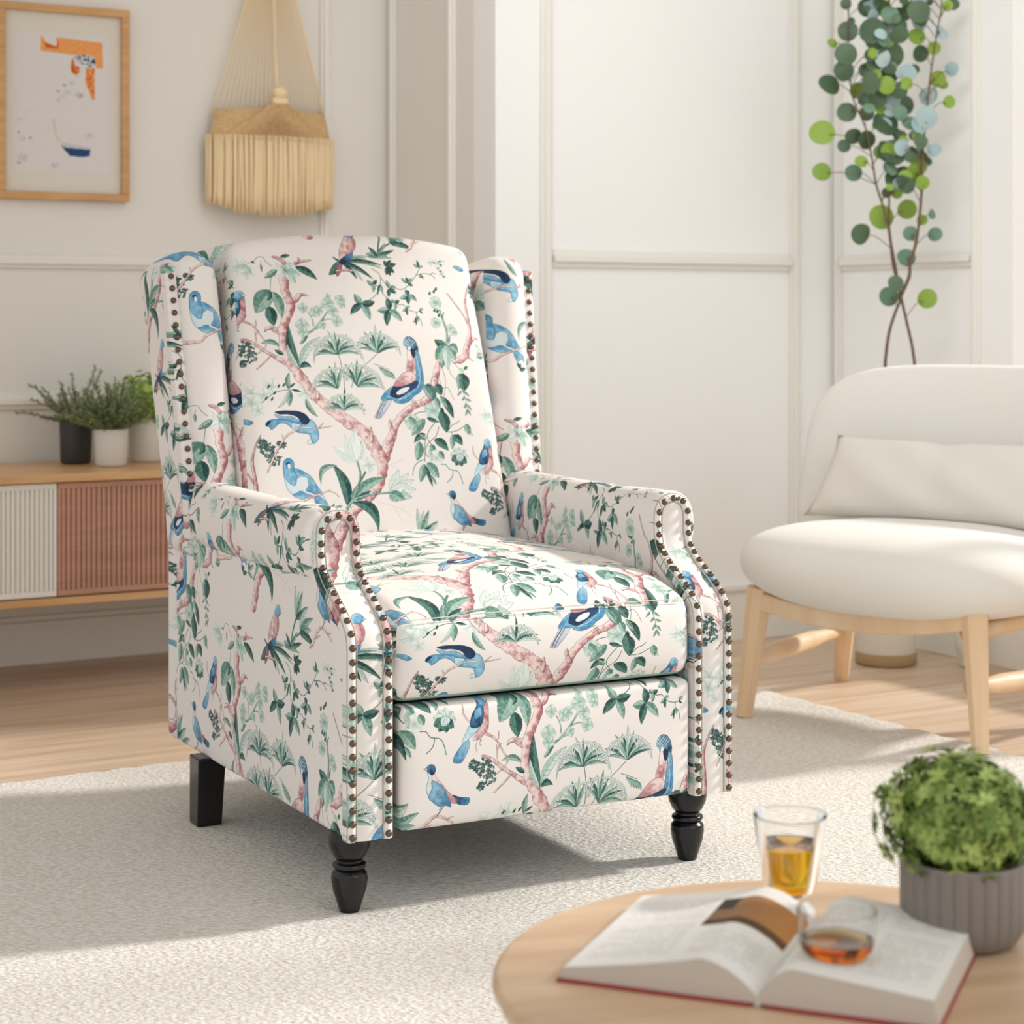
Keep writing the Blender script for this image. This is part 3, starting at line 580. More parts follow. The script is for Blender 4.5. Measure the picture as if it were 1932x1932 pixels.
# mouldings
def mould(name, a, b_, z0, z1, d0, wd=.018, face='A', m=None):
    """flat strip with a raised bead; vertical when a == b_"""
    M = MB()
    def bar(s0, s1, za, zb, h):
        if face == 'R': lo, hi = (SC-h, DB+s0, za), (SC-.0003, DB+s1, zb)
        elif face == 'J': lo, hi = (SB-h, s0, za), (SB-.0003, s1, zb)
        else: lo, hi = (s0, d0+.0003, za), (s1, d0+h, zb)
        rbox(M, lo, hi, min(.003, h*.45), 2)
    if a == b_: bar(a-wd, a+wd, z0, z1, .010); bar(a-wd*.45, a+wd*.45, z0, z1, .019)
    else: bar(a, b_, z0-wd, z0+wd, .010); bar(a, b_, z0-wd*.4, z0+wd*.4, .021)
    return struct(fixn(M.build(name, m or trim_m, smooth=False, xf=rx)))
mould('trim_1', -2.1, SB-.23, 1.064, 0, 0)                    # picture rail on the back wall
mould('trim_2', -2.1, SB-.18, .690, 0, 0, .022)               # dado rail behind the plants
mould('trim_3', SB-.211, SB-.211, 1.083, HT, 0, .016)
mould('trim_4', .035, .035, .30, HT-.01, 0, .016, 'J')
mould('trim_5', .40, .40, .30, HT-.01, 0, .016, 'J')
mould('trim_6', SB+.155, SB+.155, .17, HT, DB, .018)
mould('trim_7', SB+1.003, SB+1.003, .17, HT, DB, .018)
mould('trim_8', SB+.175, SB+.983, 1.075, 0, DB, .024)
mould('trim_9', .022, .022, .17, HT, 0, .014, 'R')
mould('trim_10', .60, .60, .17, HT, 0, .014, 'R')
mould('trim_11', .038, .584, 1.075, 0, 0, .022, 'R')
def base(name, lo, hi, lo2, hi2): struct(rbx(name, [(lo, hi), (lo2, hi2)], trim_m))
base('baseboard_back', (-2.2, .0003, FZ), (SB, .014, .10), (-2.2, .0003, .10), (SB, .009, .115))
base('baseboard_front', (SB, DB+.0003, FZ), (SC-.02, DB+.014, .13), (SB, DB+.0003, .13), (SC-.02, DB+.022, .147))
base('baseboard_right', (SC-.016, DB+.0003, FZ), (SC-.0003, DB+W1, .12), (SC-.022, DB+.0003, .12), (SC-.0003, DB+W1, .137))
# rug
rgm = bpy.data.materials.new('rug_wool'); rgm.use_nodes = True; nt = rgm.node_tree; b = nt.nodes['Principled BSDF']; b.inputs['Roughness'].default_value = .95; b.inputs['Specular IOR Level'].default_value = .1
tc = nt.nodes.new('ShaderNodeTexCoord'); mp = nt.nodes.new('ShaderNodeMapping'); mp.inputs['Rotation'].default_value = (0, 0, -.25); mp.inputs['Scale'].default_value = (75, 185, 90); nt.links.new(tc.outputs['Object'], mp.inputs[0])
nz = nt.nodes.new('ShaderNodeTexNoise'); nz.inputs['Scale'].default_value = 1; nz.inputs['Detail'].default_value = 4; nz.inputs['Roughness'].default_value = .65; nt.links.new(mp.outputs[0], nz.inputs[0])
vo = nt.nodes.new('ShaderNodeTexVoronoi'); vo.inputs['Scale'].default_value = 1.6; nt.links.new(mp.outputs[0], vo.inputs[0])
ad = nt.nodes.new('ShaderNodeMath'); ad.operation = 'MULTIPLY_ADD'; ad.inputs[1].default_value = -.45; nt.links.new(vo.outputs[0], ad.inputs[0]); nt.links.new(nz.outputs[0], ad.inputs[2])
bn = nt.nodes.new('ShaderNodeBump'); bn.inputs['Strength'].default_value = .9; bn.inputs['Distance'].default_value = .007; nt.links.new(ad.outputs[0], bn.inputs['Height']); nt.links.new(bn.outputs[0], b.inputs['Normal'])
rp = nt.nodes.new('ShaderNodeValToRGB'); rp.color_ramp.elements[0].color = srgb(226, 218, 206); rp.color_ramp.elements[1].color = srgb(255, 253, 249); rp.color_ramp.elements[0].position = .12; rp.color_ramp.elements[1].position = .45
nt.links.new(ad.outputs[0], rp.inputs[0]); nt.links.new(rp.outputs[0], b.inputs['Base Color'])
RC = Vector((.607, 4.84)); RE = Vector((math.cos(math.radians(31.5)), math.sin(math.radians(31.5)))); RN2 = Vector((RE.y, -RE.x))
M = MB()
def rugp(p): q = RC-RE*p[0]+RN2*p[1]; return (q.x, q.y, p[2])
R0 = random.Random(3)
def rugd(p):
    e = min(p[0], p[1]); f = .006*math.sin(p[1]*60+3*math.sin(p[0]*37))*(1 if p[0] < .03 else 0)+.006*math.sin(p[0]*60+2*math.sin(p[0]*23))*(1 if p[1] < .03 else 0)
    return [p[0]+f, p[1]+f, p[2]]
rbox(M, (0, 0, FZ+.0005), (3.3, 3.9, 0), .007, 3, .02, deform=rugd)
rug = fixn(M.build('area_rug', rgm, xf=rugp)); tag(rug, 'large cream woven rug lying on the oak floor under the armchair', 'rug')
# ---------------------------------------------------------------- printed wing armchair
cloth_im = image('bird_print', cloth_pixels())
cloth = image_mat('bird_print_cloth', cloth_im, .92, bump=((900, 900, 900), .12, .0006), sheen=.08)
black_w = mat('black_lacquer', (20, 20, 23), .2, spec=.5)
black_d = mat('black_fittings', (12, 12, 13), .6)
welt_m = mat('welt_cord', (186, 178, 168), .9)
nail_m = mat('antique_brass', (112, 96, 82), .28, metal=.9)
S_ = .973
def CT(p): return (p[0]*S_, p[1]*S_, .913*(1-S_)+p[2]*S_)
ch = thing('armchair', (.057*S_, 3.219*S_, 0), math.radians(28), 'cream wing armchair printed with birds and branches, nailhead trim and black legs', 'armchair')
def ff(z):      # how far the arm front steps back with height
    pts = [(.0, 0), (.405, 0), (.425, .008), (.45, .038), (.485, .095), (.505, .118), (.53, .127), (.7, .128)]
    for (a, b_), (c, d) in zip(pts, pts[1:]):
        if z <= c: return b_+(d-b_)*(z-a)/(c-a)
    return .128
def arm_uv(s):
    def f(side, p):
        x, y, z = p
        if side[1] == 'x':
            if s < 0: return (-153+(.478-y)*800, 588+(z-.336)*1000)
            return (-153+(.512-y)*1000, 588+(z-.605)*1000)
        if side[1] == 'y': return (x*1000, z*1000+200)
        return (x*1000, y*1000)
    return f
def make_arm(s):
    x0, x1 = (-.359, -.282) if s < 0 else (.282, .359)
    M = MB()
    def d(p): x, y, z = p; return [x, y+ff(z)*(1-max(0, y)/.80) if y < .8 else y, z]
    rbox(M, (x0, .004, .098), (x1, .866, .56), .012, 4, .025, d, arm_uv(s))
    # padded roll
    cx, cz, ra, rz = s*.325, .544, .052, .062; n = 28; ys = [.128+.014*(1-math.cos(PI/2*i/5)) for i in range(6)]+[.142+(.70-.142)*i/22 for i in range(1, 23)]+[.70+.075*math.sin(PI/2*i/6) for i in range(1, 7)]
    V = []; F = []; U = []
    def arc(k): return k/n*2*PI*.057
    for i, y in enumerate(ys):
        e = 1.0
        if i < 6: e = 1-.22*(1-math.sin(PI/2*i/5))
        if y > .70: e = math.sqrt(max(.0004, 1-((y-.70)/.078)**2))
        sag = .004*math.sin(PI*(y-.13)/.6)
        for k in range(n):
            a = 2*PI*k/n-PI/2
            cc, ss = math.cos(a), math.sin(a)
            V.append((cx+ra*e*math.copysign(abs(cc)**.8, cc)*(1 if cc*s > 0 else .86), y, cz-sag+rz*e*math.copysign(abs(ss)**.85, ss)))
    for i in range(len(ys)-1):
        for k in range(n):
            q = (i*n+k, i*n+(k+1) % n, (i+1)*n+(k+1) % n, (i+1)*n+k); F.append(q)
            ks = (k, k+1, k+1, k); U.append([(((330 if s < 0 else -119)+(.478-V[q[j]][1])*(800 if s < 0 else 1000))/980, ((250 if s < 0 else 527)+(.75*n-ks[j])/n*358)/620) for j in range(4)])
    F.append(tuple(range(n))); U.append([(0.1+V[i][0], V[i][2]) for i in range(n)])
    F.append(tuple(reversed([(len(ys)-1)*n+k for k in range(n)]))); U.append([(0, 0)]*n)
    M.add(V, F, U)
    arm = fixn(M.build('arm', cloth, ch, xf=CT))
    # scroll-shaped front facing with two nailed bands
    path = [(-.006, .098)]+[(ff(z)-.006, z) for z in [.098+.012*i for i in range(1, 44)]]
    SL = [0]
    for a, b_ in zip(path, path[1:]): SL.append(SL[-1]+math.hypot(a[0]-b_[0], a[1]-b_[1]))
    def P(sv, h):
        sv = max(0, sv); i = min(max(j for j in range(len(SL)) if SL[j] <= sv), len(SL)-2)
        t = (sv-SL[i])/(SL[i+1]-SL[i]); a, b_ = path[i], path[i+1]; ty, tz = b_[0]-a[0], b_[1]-a[1]; l = math.hypot(ty, tz); ty /= l; tz /= l
        return (a[0]+(b_[0]-a[0])*t-tz*h, a[1]+(b_[1]-a[1])*t+ty*h)
    stop = max(SL[i] for i in range(len(path)) if path[i][1] <= .612); A_ = .042; hw = .0385; xc = s*.3205
    out = []      # half outline, bottom to crown: (half width, s)
    nst = 40
    for i in range(nst+1): out.append((hw, (stop-A_)*i/nst))
    for i in range(1, 11): a = PI/2*i/11; out.append((hw*math.cos(a)**.8, stop-A_+A_*math.sin(a)))
    out.append((0.0, stop))
    full = [(-a, b_) for a, b_ in out]+[(a, b_) for a, b_ in reversed(out[:-1])]
    def inset(k, d):
        a = full[max(k-1, 0)]; b_ = full[min(k+1, len(full)-1)]; tx, ts = b_[0]-a[0], b_[1]-a[1]; l = math.hypot(tx, ts)
        return (full[k][0]+ts/l*d, max(full[k][1]-tx/l*d, 0))
    rings = [(0, -.016), (0, .002), (.0035, .006), (.008, .0072), (.0125, .006), (.0155, .0015)]
    M = MB(); V = []; F = []; U = []; nf = len(full)
    def tuv(x, sv, off): return ((x*1000+off+(0 if s < 0 else 240))/980, (sv*1000-300+(0 if s < 0 else 130))/620)
    UVv = []
    for (d_, h) in rings:
        for k in range(nf):
            x, sv = inset(k, d_); y, z = P(sv, h); V.append((xc+x, y, z)); UVv.append(tuv(x, sv, -40 if d_ < .015 else 10))
    for r in range(len(rings)-1):
        for k in range(nf-1): q = (r*nf+k, r*nf+k+1, (r+1)*nf+k+1, (r+1)*nf+k); F.append(q); U.append([UVv[i] for i in q])
    half = nf//2; nc = 6; base_ = (len(rings)-1)*nf; rows = []
    for k in range(half+1):
        li, ri = base_+k, base_+nf-1-k; row = [li]
        for j in range(1, nc):
            a, b_ = V[li], V[ri]; t = j/nc; bul = .004*math.sin(PI*t)
            if li == ri: row.append(li); continue
            V.append((a[0]+(b_[0]-a[0])*t, a[1]+(b_[1]-a[1])*t-bul, a[2]+(b_[2]-a[2])*t)); UVv.append(((V[-1][0]-xc)*1000/980+10/980+(0 if s < 0 else 240/980), UVv[li][1])); row.append(len(V)-1)
        row.append(ri); rows.append(row)
    for a, b_ in zip(rows, rows[1:]):
        for j in range(nc):
            q = []
            for i in (a[j], a[j+1], b_[j+1], b_[j]):
                if i not in q: q.append(i)
            if len(q) > 2: F.append(tuple(q)); U.append([UVv[i] for i in q])
    M.add(V, F, U); fr_ = fixn(M.build('arm_front', cloth, ch, xf=CT))
    M = MB()
    for q in (.0160, .0003):
        pts = []
        for k in range(0, nf):
            x, sv = inset(k, q); y, z = P(sv, .0032 if q > .01 else .0022); pts.append((xc+x, y, z))
        tube(M, pts, .0011, 6)
    M.build('welt', welt_m, fr_, xf=CT)
    N = MB()
    dense = []
    for k in range(nf):
        x, sv = inset(k, .0078); dense.append((x, sv))
    Ln = [0]
    for a, b_ in zip(dense, dense[1:]): Ln.append(Ln[-1]+math.dist(a, b_))
    cnt = int(Ln[-1]/.0212)
    for q in range(cnt+1):
        d = .008+(Ln[-1]-.016)*q/cnt; i = min(max(j for j in range(nf) if Ln[j] <= d), nf-2); t = (d-Ln[i])/(Ln[i+1]-Ln[i]+1e-9)
        x = dense[i][0]*(1-t)+dense[i+1][0]*t; sv = dense[i][1]*(1-t)+dense[i+1][1]*t; y, z = P(sv, .0068)
        ball(N, (xc+x, y, z), .0058)
    N.build('nailhead_trim', nail_m, fr_, xf=CT)
def ball(M, c, r, n=12, m=7, sq=1.0):
    vs = []; fs = []
    for i in range(m+1):
        ph = -PI/2+PI*i/m
        for k in range(n): a = 2*PI*k/n; vs.append((c[0]+r*math.cos(ph)*math.cos(a), c[1]+r*math.cos(ph)*math.sin(a), c[2]+r*sq*math.sin(ph)))
    for i in range(m):
        for k in range(n): fs.append((i*n+k, i*n+(k+1) % n, (i+1)*n+(k+1) % n, (i+1)*n+k))
    M.add(vs, fs)
make_arm(-1); make_arm(1)
# seat cushion
def seat_d(p):
    x, y, z = p; t = (z-.302)/.135; g = 1-math.exp(-max(0, y)/.09); cx_ = 1-(x/.28)**2
    if t > .5: z += (t-.5)*2*(.040*g+.024*cx_*g+.004*cx_)
    y -= .014*cx_**.6*max(0, 1-y/.10)*math.sin(PI*min(1, max(0, t))) if y < .1 and 0 < t < 1 and cx_ > 0 else 0
    return [x, y, z]
def seat_uv(side, p):
    x, y, z = p
    if side == '+z': return (60.7+(x+.06)*1000, 353+(y-.214)*1050)
    if side[1] == 'y': return (x*1000, 205+(z-.312)*1220)
    return (y*1000, z*1000+193)
M = MB(); rbox(M, (-.28, -.008, .304), (.28, .66, .437), .028, 6, .02, seat_d, seat_uv); seat = fixn(M.build('seat_cushion', cloth, ch, xf=CT))
# top seam of the cushion
M = MB(); tube(M, cr([seat_d([x, -.002, .4335]) for x in [-.262+.524*i/20 for i in range(21)]], 2), .0009, 6)
seam_m = mat('seam_thread', (226, 216, 204), .9)
M.build('seam', seam_m, seat, xf=lambda p: CT((p[0], p[1]-.0035, p[2]+.001)))
# footrest panel
def foot_d(p):
    x, y, z = p; t = (z-.105)/.193
    if y < .01: y -= .010*max(0, 1-(x/.276)**2)**.5*max(0, math.sin(PI*max(0, min(1, t))))**.5
    return [x, y, z]
M = MB(); rbox(M, (-.268, -.008, .102), (.276, .04, .299), .013, 5, .02, foot_d, lambda sd, p: (p[0]*1000-128, 433+(p[2]-.195)*1000)); fixn(M.build('footrest', cloth, ch, xf=CT))
M = MB(); rbox(M, (-.281, .045, .125), (.281, .72, .30), .004, 2); M.build('recliner_mechanism', black_d, ch, smooth=False, xf=CT)
M = MB(); rbox(M, (-.2812, .002, .13), (-.2765, .06, .30), .001, 1); M.build('gap_strip', black_d, ch, smooth=False, xf=CT)  # thin black strip in the gap left of the footrest
# back cushion, leaning
bu = Vector((0, .283, .959)); bd = Vector((0, .959, -.283)); b0 = Vector((0, .622, .44)); BH = .672
def back_d(p):
    x, d, v = p; f = v/BH
    hw = .283-.02*f
    x = x*hw/.28; cx_ = max(0, 1-(x/.28)**2)
    if v > .3: v -= .030*(abs(x)/.28)**2.6*min(1, (v-.3)/.3)
    if d < .08: d -= .026*cx_**.6*max(0, math.sin(PI*min(1, max(0, f*.9+.06))))**.7
    q = b0+bd*d+bu*v; return [x, q.y, q.z]
def back_uv(side, p):
    x, y, z = p; v = (Vector(p)-b0).dot(bu)
    if side == '-y': return (x*1000, v*1000)
    if side == '+z': return (x*1000, v*1000)
    return ((y)*1000+300, v*1000)
M = MB(); rbox(M, (-.28, 0, -.03), (.28, .135, BH), .03, 6, .02, back_d, back_uv); fixn(M.build('back_cushion', cloth, ch, xf=CT))
def yf(z): return .748+.178*(z-.81)
def yb(z): return .866 if z < .5 else .866+.24*(z-.5)
def wing(s):
    M = MB()
    def dd(p, bul=True):
        x, t, z = p; u = (x*s-.262)/.114; x += s*.018*max(0, z-.55)/.45
        ya, ye = yf(z), yb(z); y = ya+(ye-ya)*t/.12
        if t < .06: y -= .022*math.sin(PI*min(1, max(0, u)))*(1-t/.06)
        if z > .9: z += .016*math.sin(PI*min(1, max(0, u)))-(.05*max(0, .35-u)+.02*max(0, u-.7))*(z-.9)/.13 - .10*(t/.12)*(z-.9)/.13*.25
        return [x, y, z]
    def uv(side, p):
        x, y, z = p
        if side == '-y' or side == '+z': return ((x-s*.32)*1000-165+(0 if s < 0 else 10), 160+(z-(.913 if s < 0 else .87))*1000)
        return (330-y*1000, z*1000+120)
    a, b_ = (.262, .376) if s > 0 else (-.376, -.262)
    rbox(M, (a, 0, .46), (b_, .12, 1.032), .034, 6, .018, dd, uv)
    # raised nailed band along the outer front edge
    a, b_ = (.354, .3795) if s > 0 else (-.3795, -.354)
    def de(p): x, t, z = p; return [x+s*.018*max(0, z-.55)/.45, yf(z)-.004+t, z]
    rbox(M, (a, 0, .50), (b_, .03, 1.012), .005, 3, .03, de, lambda sd, p: (p[0]*1000+s*70, p[2]*1000+50))
    o = fixn(M.build('wing', cloth, ch, xf=CT))
    N = MB(); z = .60
    zs = [.575+.0232*i for i in range(19)]
    for z in zs: ball(N, (s*(.3675+.018*max(0, z-.55)/.45), yf(z)-.0055, z), .0058)
    N.build('nailhead_trim', nail_m, o, xf=CT)
wing(-1); wing(1)
def bp_d(p):
    x, t, z = p; y = yb(z)-.05*(1-t/.05)
    if z > .9: z -= .10*(abs(x)/.366)**4*(z-.9)/.175
    return [x, y, z]
M = MB(); rbox(M, (-.366, 0, .098), (.366, .05, 1.072), .02, 4, .03, bp_d, lambda sd, p: (p[0]*1000+100, p[2]*1000)); fixn(M.build('back_panel', cloth, ch, xf=CT))
# legs
LEG = [(.0155, 0), (.019, .012), (.0262, .034), (.0285, .050), (.0275, .059), (.0235, .064), (.0215, .066), (.0255, .068), (.0268, .071), (.0255, .0745), (.0205, .077), (.0205, .080), (.0262, .087), (.0315, .099), (.0330, .108), (.0315, .117), (.030, .126)]
def leg_prof():
    out = []
    for i in range(len(LEG)-1):
        for k in range(3): t = k/3; out.append((LEG[i][0]*(1-t)+LEG[i+1][0]*t, LEG[i][1]*(1-t)+LEG[i+1][1]*t))
    return out+[LEG[-1]]
for x in (-.322, .297):
    M = MB(); lathe(M, leg_prof(), 40, (x, .046, 0)); fixn(M.build('front_leg', black_w, ch, angle=50))
for x in (-.345, .345):
    M = MB()
    def ld(p): t = 1-p[2]/.126; return [p[0]-(p[0]-x)*.12*t, p[1]+.012*t-(p[1]-.636)*.1*t, p[2]]
    rbox(M, (x-.026, .61, 0), (x+.026, .662, .126), .003, 2, .03, ld); fixn(M.build('rear_leg', black_w, ch, smooth=False))
# ---------------------------------------------------------------- cream lounge chair
lin_m = mat('cream_boucle', (231, 228, 221), .9, bump=((420, 420, 420), .25, .0012), spec=.2, Sheen_Weight=.15)
lin2_m = mat('cream_linen', (229, 225, 217), .9, bump=((300, 300, 300), .2, .001), spec=.2)
ash = mat('pale_ash', (238, 210, 176), .45, vary=((222, 186, 146), (10, 10, 1.2), 4))
LR = math.radians(-40.7)
lc = thing('lounge_chair', (.885, 4.455, 0), LR, 'cream upholstered lounge chair on splayed pale wooden legs', 'chair')
def seatd(p):
    x, y, z = p; z += .012*(x/.43)**2*1.2+.03*max(0, -y)*0; z -= .045*((y+.0)/.33)*.4; return (x*(1-.06*(max(0, y)/.33)**2), y, z)
M = MB(); sell(M, .368, .335, .110, .85, .70, (.047, -.02, .347), 72, 32, seatd); fixn(M.build('seat', lin_m, lc))
def bkd(p):
    x, y, z = p; y += .30*(z-.45)-.10*(abs(x)/.45)**2.2; return (x, y, z)
M = MB(); sell(M, .425, .245, .060, .8, .48, (.03, .26, .555), 72, 30, bkd, 'xz'); fixn(M.build('backrest', lin_m, lc))
def wleg(top, bot, r0, r1):
    M = MB(); P = [Vector(top)+(Vector(bot)-Vector(top))*i/6 for i in range(7)]; tube(M, P, [r0+(r1-r0)*i/6 for i in range(7)], 8); return M
legs = {}
for nm, top, bot in (('fl', (-.250, -.20, .30), (-.290, -.205, 0)), ('fr', (.285, -.20, .30), (.302, -.205, 0)), ('bl', (-.290, .26, .31), (-.400, .40, FZ)), ('brr', (.290, .26, .31), (.400, .40, FZ))):
    zb = 0 if nm in ('fl', 'fr') else FZ
    bot = (bot[0], bot[1], zb+.003)
    wleg(top, bot, .030, .019).build('leg', ash, lc, angle=30)
M = MB(); rbox(M, (-.26, -.222, .226), (.27, -.190, .268), .006, 3, .03, deform=lambda p: [p[0], p[1], p[2]+.03*(p[0]/.27)**2]); fixn(M.build('front_rail', ash, lc))
for s in (-1, 1):
    M = MB(); tube(M, cr([(s*.272, -.20, .135), (s*.32, .05, .128), (s*.362, .34, .125)], 6), [.015]*3+[.020]*6+[.015]*4, 10, flat=1.1); M.build('stretcher', ash, lc)
    M = MB(); tube(M, [(s*.262, -.19, .245), (s*.325, .30, .262)], .018, 8); M.build('side_rail', ash, lc)
# lumbar cushion
def pillow(a, b_, c, n=30, m=18):
    vs = []; fs = []; R = random.Random(5)
    for sgn in (1, -1):
        o = len(vs)
        for i in range(m+1):
            for j in range(n+1):
                u = -1+2*j/n; v = -1+2*i/m; ed = (1-u**4)*(1-v**4)
                t = c*max(0, (1-u*u))**.45*max(0, (1-v*v))**.5
                pinch = 1-.07*(1-abs(u)**3)*abs(v) ; pn = 1-.05*(1-abs(v)**3)*abs(u)
                dimple = .012*math.exp(-((u-.02)/.10)**2)*(.6+.4*v)
                wr = .004*math.sin(9*u+5*v)*ed
                vs.append((a*u*pn*(1-.07*v), sgn*(max(t-dimple*ed+wr, 0)), b_*v*pinch-.006*math.exp(-((u-.02)/.12)**2)*(v > .5)))
        for i in range(m):
            for j in range(n):
                q = (o+i*(n+1)+j, o+i*(n+1)+j+1, o+(i+1)*(n+1)+j+1, o+(i+1)*(n+1)+j); fs.append(q if sgn < 0 else tuple(reversed(q)))
    return vs, fs
M = MB(); M.add(*pillow(.315, .105, .055))
pl = M.build('lumbar_cushion', lin2_m)
bm = bmesh.new(); bm.from_mesh(pl.data); bmesh.ops.remove_doubles(bm, verts=bm.verts, dist=.0006); bmesh.ops.recalc_face_normals(bm, faces=bm.faces); bm.to_mesh(pl.data); bm.free()
pl.matrix_world = Matrix.Translation((.885, 4.455, 0)) @ Matrix.Rotation(LR, 4, 'Z') @ Matrix.Translation((.03, .115, .535)) @ Matrix.Rotation(math.radians(-24), 4, 'X')
tag(pl, 'long cream linen cushion leaning on the back of the lounge chair', 'cushion')
# ---------------------------------------------------------------- floating sideboard
oak = mat('oak_veneer', (222, 178, 128), .35, vary=((206, 158, 106), (3, 3, 26), 5))
white_d = mat('white_fluted', (242, 240, 233), .5)
brown_d = mat('brown_fluted', (204, 156, 134), .55, vary=((190, 142, 120), (4, 4, 40), 3))
sb = thing('sideboard', (*RW(.0, .23, 0)[:2], 0), 0, 'floating oak sideboard with fluted white and brown sliding doors', 'sideboard')
def sx(name, boxes, m, r=.002, parent=None):
    o = rbx(name, boxes, m, None, r); o.parent = parent or sb
    if o.parent == sb: o.matrix_parent_inverse = Matrix.Translation(-Vector(sb.location))
    return o
TZ, BZ, SD = .528, .205, .455
sx('top_board', [((-.62, .012, TZ-.020), (.80, SD+.004, TZ))], oak)
sx('bottom_board', [((-.62, .012, BZ), (.80, SD+.004, BZ+.018))], oak)
sx('side_board', [((.782, .012, BZ+.0185), (.80, SD, TZ-.0205))], oak); sx('side_board', [((-.62, .012, BZ+.0185), (-.602, SD, TZ-.0205))], oak)
sx('back_board', [((-.60, .012, BZ+.0185), (.78, .020, TZ-.0205))], oak)
def door(s0, s1, m, pitch):
    d1 = SD-.006; bx = [((s0, d1-.018, BZ+.021), (s1, d1-.010, TZ-.023))]
    fw = .008; bx += [((s0, d1-.010, BZ+.021), (s1, d1-.0035, BZ+.021+.014)), ((s0, d1-.010, TZ-.023-.014), (s1, d1-.0035, TZ-.023)), ((s0, d1-.010, BZ+.035), (s0+fw, d1-.0035, TZ-.037)), ((s1-fw, d1-.010, BZ+.035), (s1, d1-.0035, TZ-.037))]
    n = int((s1-s0-2*fw)/pitch); p_ = (s1-s0-2*fw)/n
    for i in range(n): bx.append(((s0+fw+p_*i+p_*.18, d1-.010, BZ+.035), (s0+fw+p_*(i+.82), d1-.004, TZ-.037)))
    sx('sliding_door', bx, m, .0012)
door(-.40, .018, white_d, .0118); door(.0205, .45, brown_d, .0128); door(.4525, .78, brown_d, .0128); door(-.60, -.4025, brown_d, .0128)
# ---------------------------------------------------------------- plants on the sideboard
dark_p = mat('charcoal_ceramic', (66, 64, 62), .6); white_p = mat('white_ceramic', (226, 222, 214), .45); soil = mat('potting_soil', (50, 38, 30), .95, bump=((200, 200, 200), .5, .004))
leaf_c = col_mat('foliage', .55)
def pot_prof(r, h, t=.004, taper=.93, rb=.008): return [(r*taper-rb, 0), (r*taper-rb*.4, rb*.25), (r*taper, rb), (r*(taper+1)/2, h*.5), (r, h-.002), (r-.001, h), (r-t, h), (r-t, h-.02), (r-t-.003, h-.03)]
def pot(name, s, d, r, h, m, lab, mshade=1):
    x, y, _ = RW(s, d, 0); t = thing(name, (x, y, TZ), 0, lab, 'plant')
    M = MB(); lathe(M, pot_prof(r, h), 40); fixn(M.build('pot', m, t, angle=50)); M = MB(); lathe(M, [(0, h-.016), (r-.005, h-.014)], 24); fixn(M.build('soil', soil, t)); return t
def gcol(R, a, b_): k = R.random(); return tuple(srgb(*[a[i]*(1-k)+b_[i]*k for i in range(3)]))
def sprigs(t, R, n, h, z0, spread, la, lb, L=.010, W=.003, ca=(70, 88, 52), cb=(140, 152, 110), r0=.02, per=46, lift=1.0):
    M = MB(); Sm = MB()
    for i in range(n):
        a = R.random()*2*PI; tl = (R.random()**.7)*spread; ln = R.uniform(la, lb)
        d = Vector((math.cos(a)*math.sin(tl), math.sin(a)*math.sin(tl), math.cos(tl)*lift)); p = Vector((math.cos(a)*r0*R.random(), math.sin(a)*r0*R.random(), z0)); pts = [p]
        for k in range(8):
            d = (d+Vector((R.uniform(-.1, .1), R.uniform(-.1, .1), -.05*tl+R.uniform(-.02, .03)))).normalized(); p = p+d*ln/8
            dd_ = (t.location.x+p.x-O2.x)*N2.x+(t.location.y+p.y-O2.y)*N2.y
            if dd_ < .03: p = p+Vector((N2.x, N2.y, 0))*(.03-dd_)
            pts.append(p)
        tube(Sm, pts, [.0012]*len(pts), 5)
        for k in range(per):
            f = .2+.8*k/per; i0 = min(int(f*8), 7); q = pts[i0]+(pts[i0+1]-pts[i0])*(f*8-i0); dd = (pts[i0+1]-pts[i0]).normalized(); b2 = R.random()*2*PI
            o = dd.orthogonal().normalized(); o = Matrix.Rotation(b2, 3, dd) @ o
            if t.location.x*N2.x+t.location.y*N2.y+q.x*N2.x+q.y*N2.y-(O2.x*N2.x+O2.y*N2.y) < .012: continue
            leafm(M, q, dd*.75+o, o.cross(dd), L*R.uniform(.7, 1.2), W, .1, gcol(R, ca, cb), 2)
    Sm.build('stems', mat('green_stem', (96, 92, 60), .7), t); M.build('foliage', leaf_c, t)
def tufts(t, R, n, cen, rx_, rz_, L, W, ca, cb, shell=.55, seg=2, zmin=None, clus=5):
    M = MB()
    for i in range(n):
        z = R.uniform(-1, 1); a = R.random()*2*PI; q = math.sqrt(1-z*z); k = shell+(1-shell)*R.random()**.6; k *= 1+.12*math.sin(a*5+z*7)+.09*math.sin(a*11-z*5)
        d = Vector((q*math.cos(a), q*math.sin(a), z)); p = Vector(cen)+Vector((d.x*rx_, d.y*rx_, d.z*rz_))*k
        if zmin is not None and p.z < zmin: continue
        c0 = gcol(R, ca, cb)
        for j in range(clus):
            b2 = 2*PI*j/clus+R.random(); o = d.orthogonal().normalized(); o = Matrix.Rotation(b2, 3, d) @ o
            leafm(M, p, d*.55+o, d, L*R.uniform(.7, 1.15), W*R.uniform(.8, 1.1), .25, c0, seg)
    return M
R = random.Random(11)
t = pot('potted_rosemary', .165, .13, .043, .115, dark_p, 'charcoal round pot of trailing rosemary at the left of the sideboard plants')
sprigs(t, R, 34, .1, .10, 1.15, .09, .17)
t = pot('potted_heather', .215, .27, .043, .097, white_p, 'small white pot of bushy grey-green shrub, frontmost of the three sideboard plants')
sprigs(t, R, 100, .1, .085, 1.1, .08, .155, L=.011, W=.0036, ca=(96, 118, 76), cb=(172, 186, 142))
t = pot('potted_herb', .352, .155, .048, .115, white_p, 'larger white pot of bright green leafy herb beside the armchair wing')
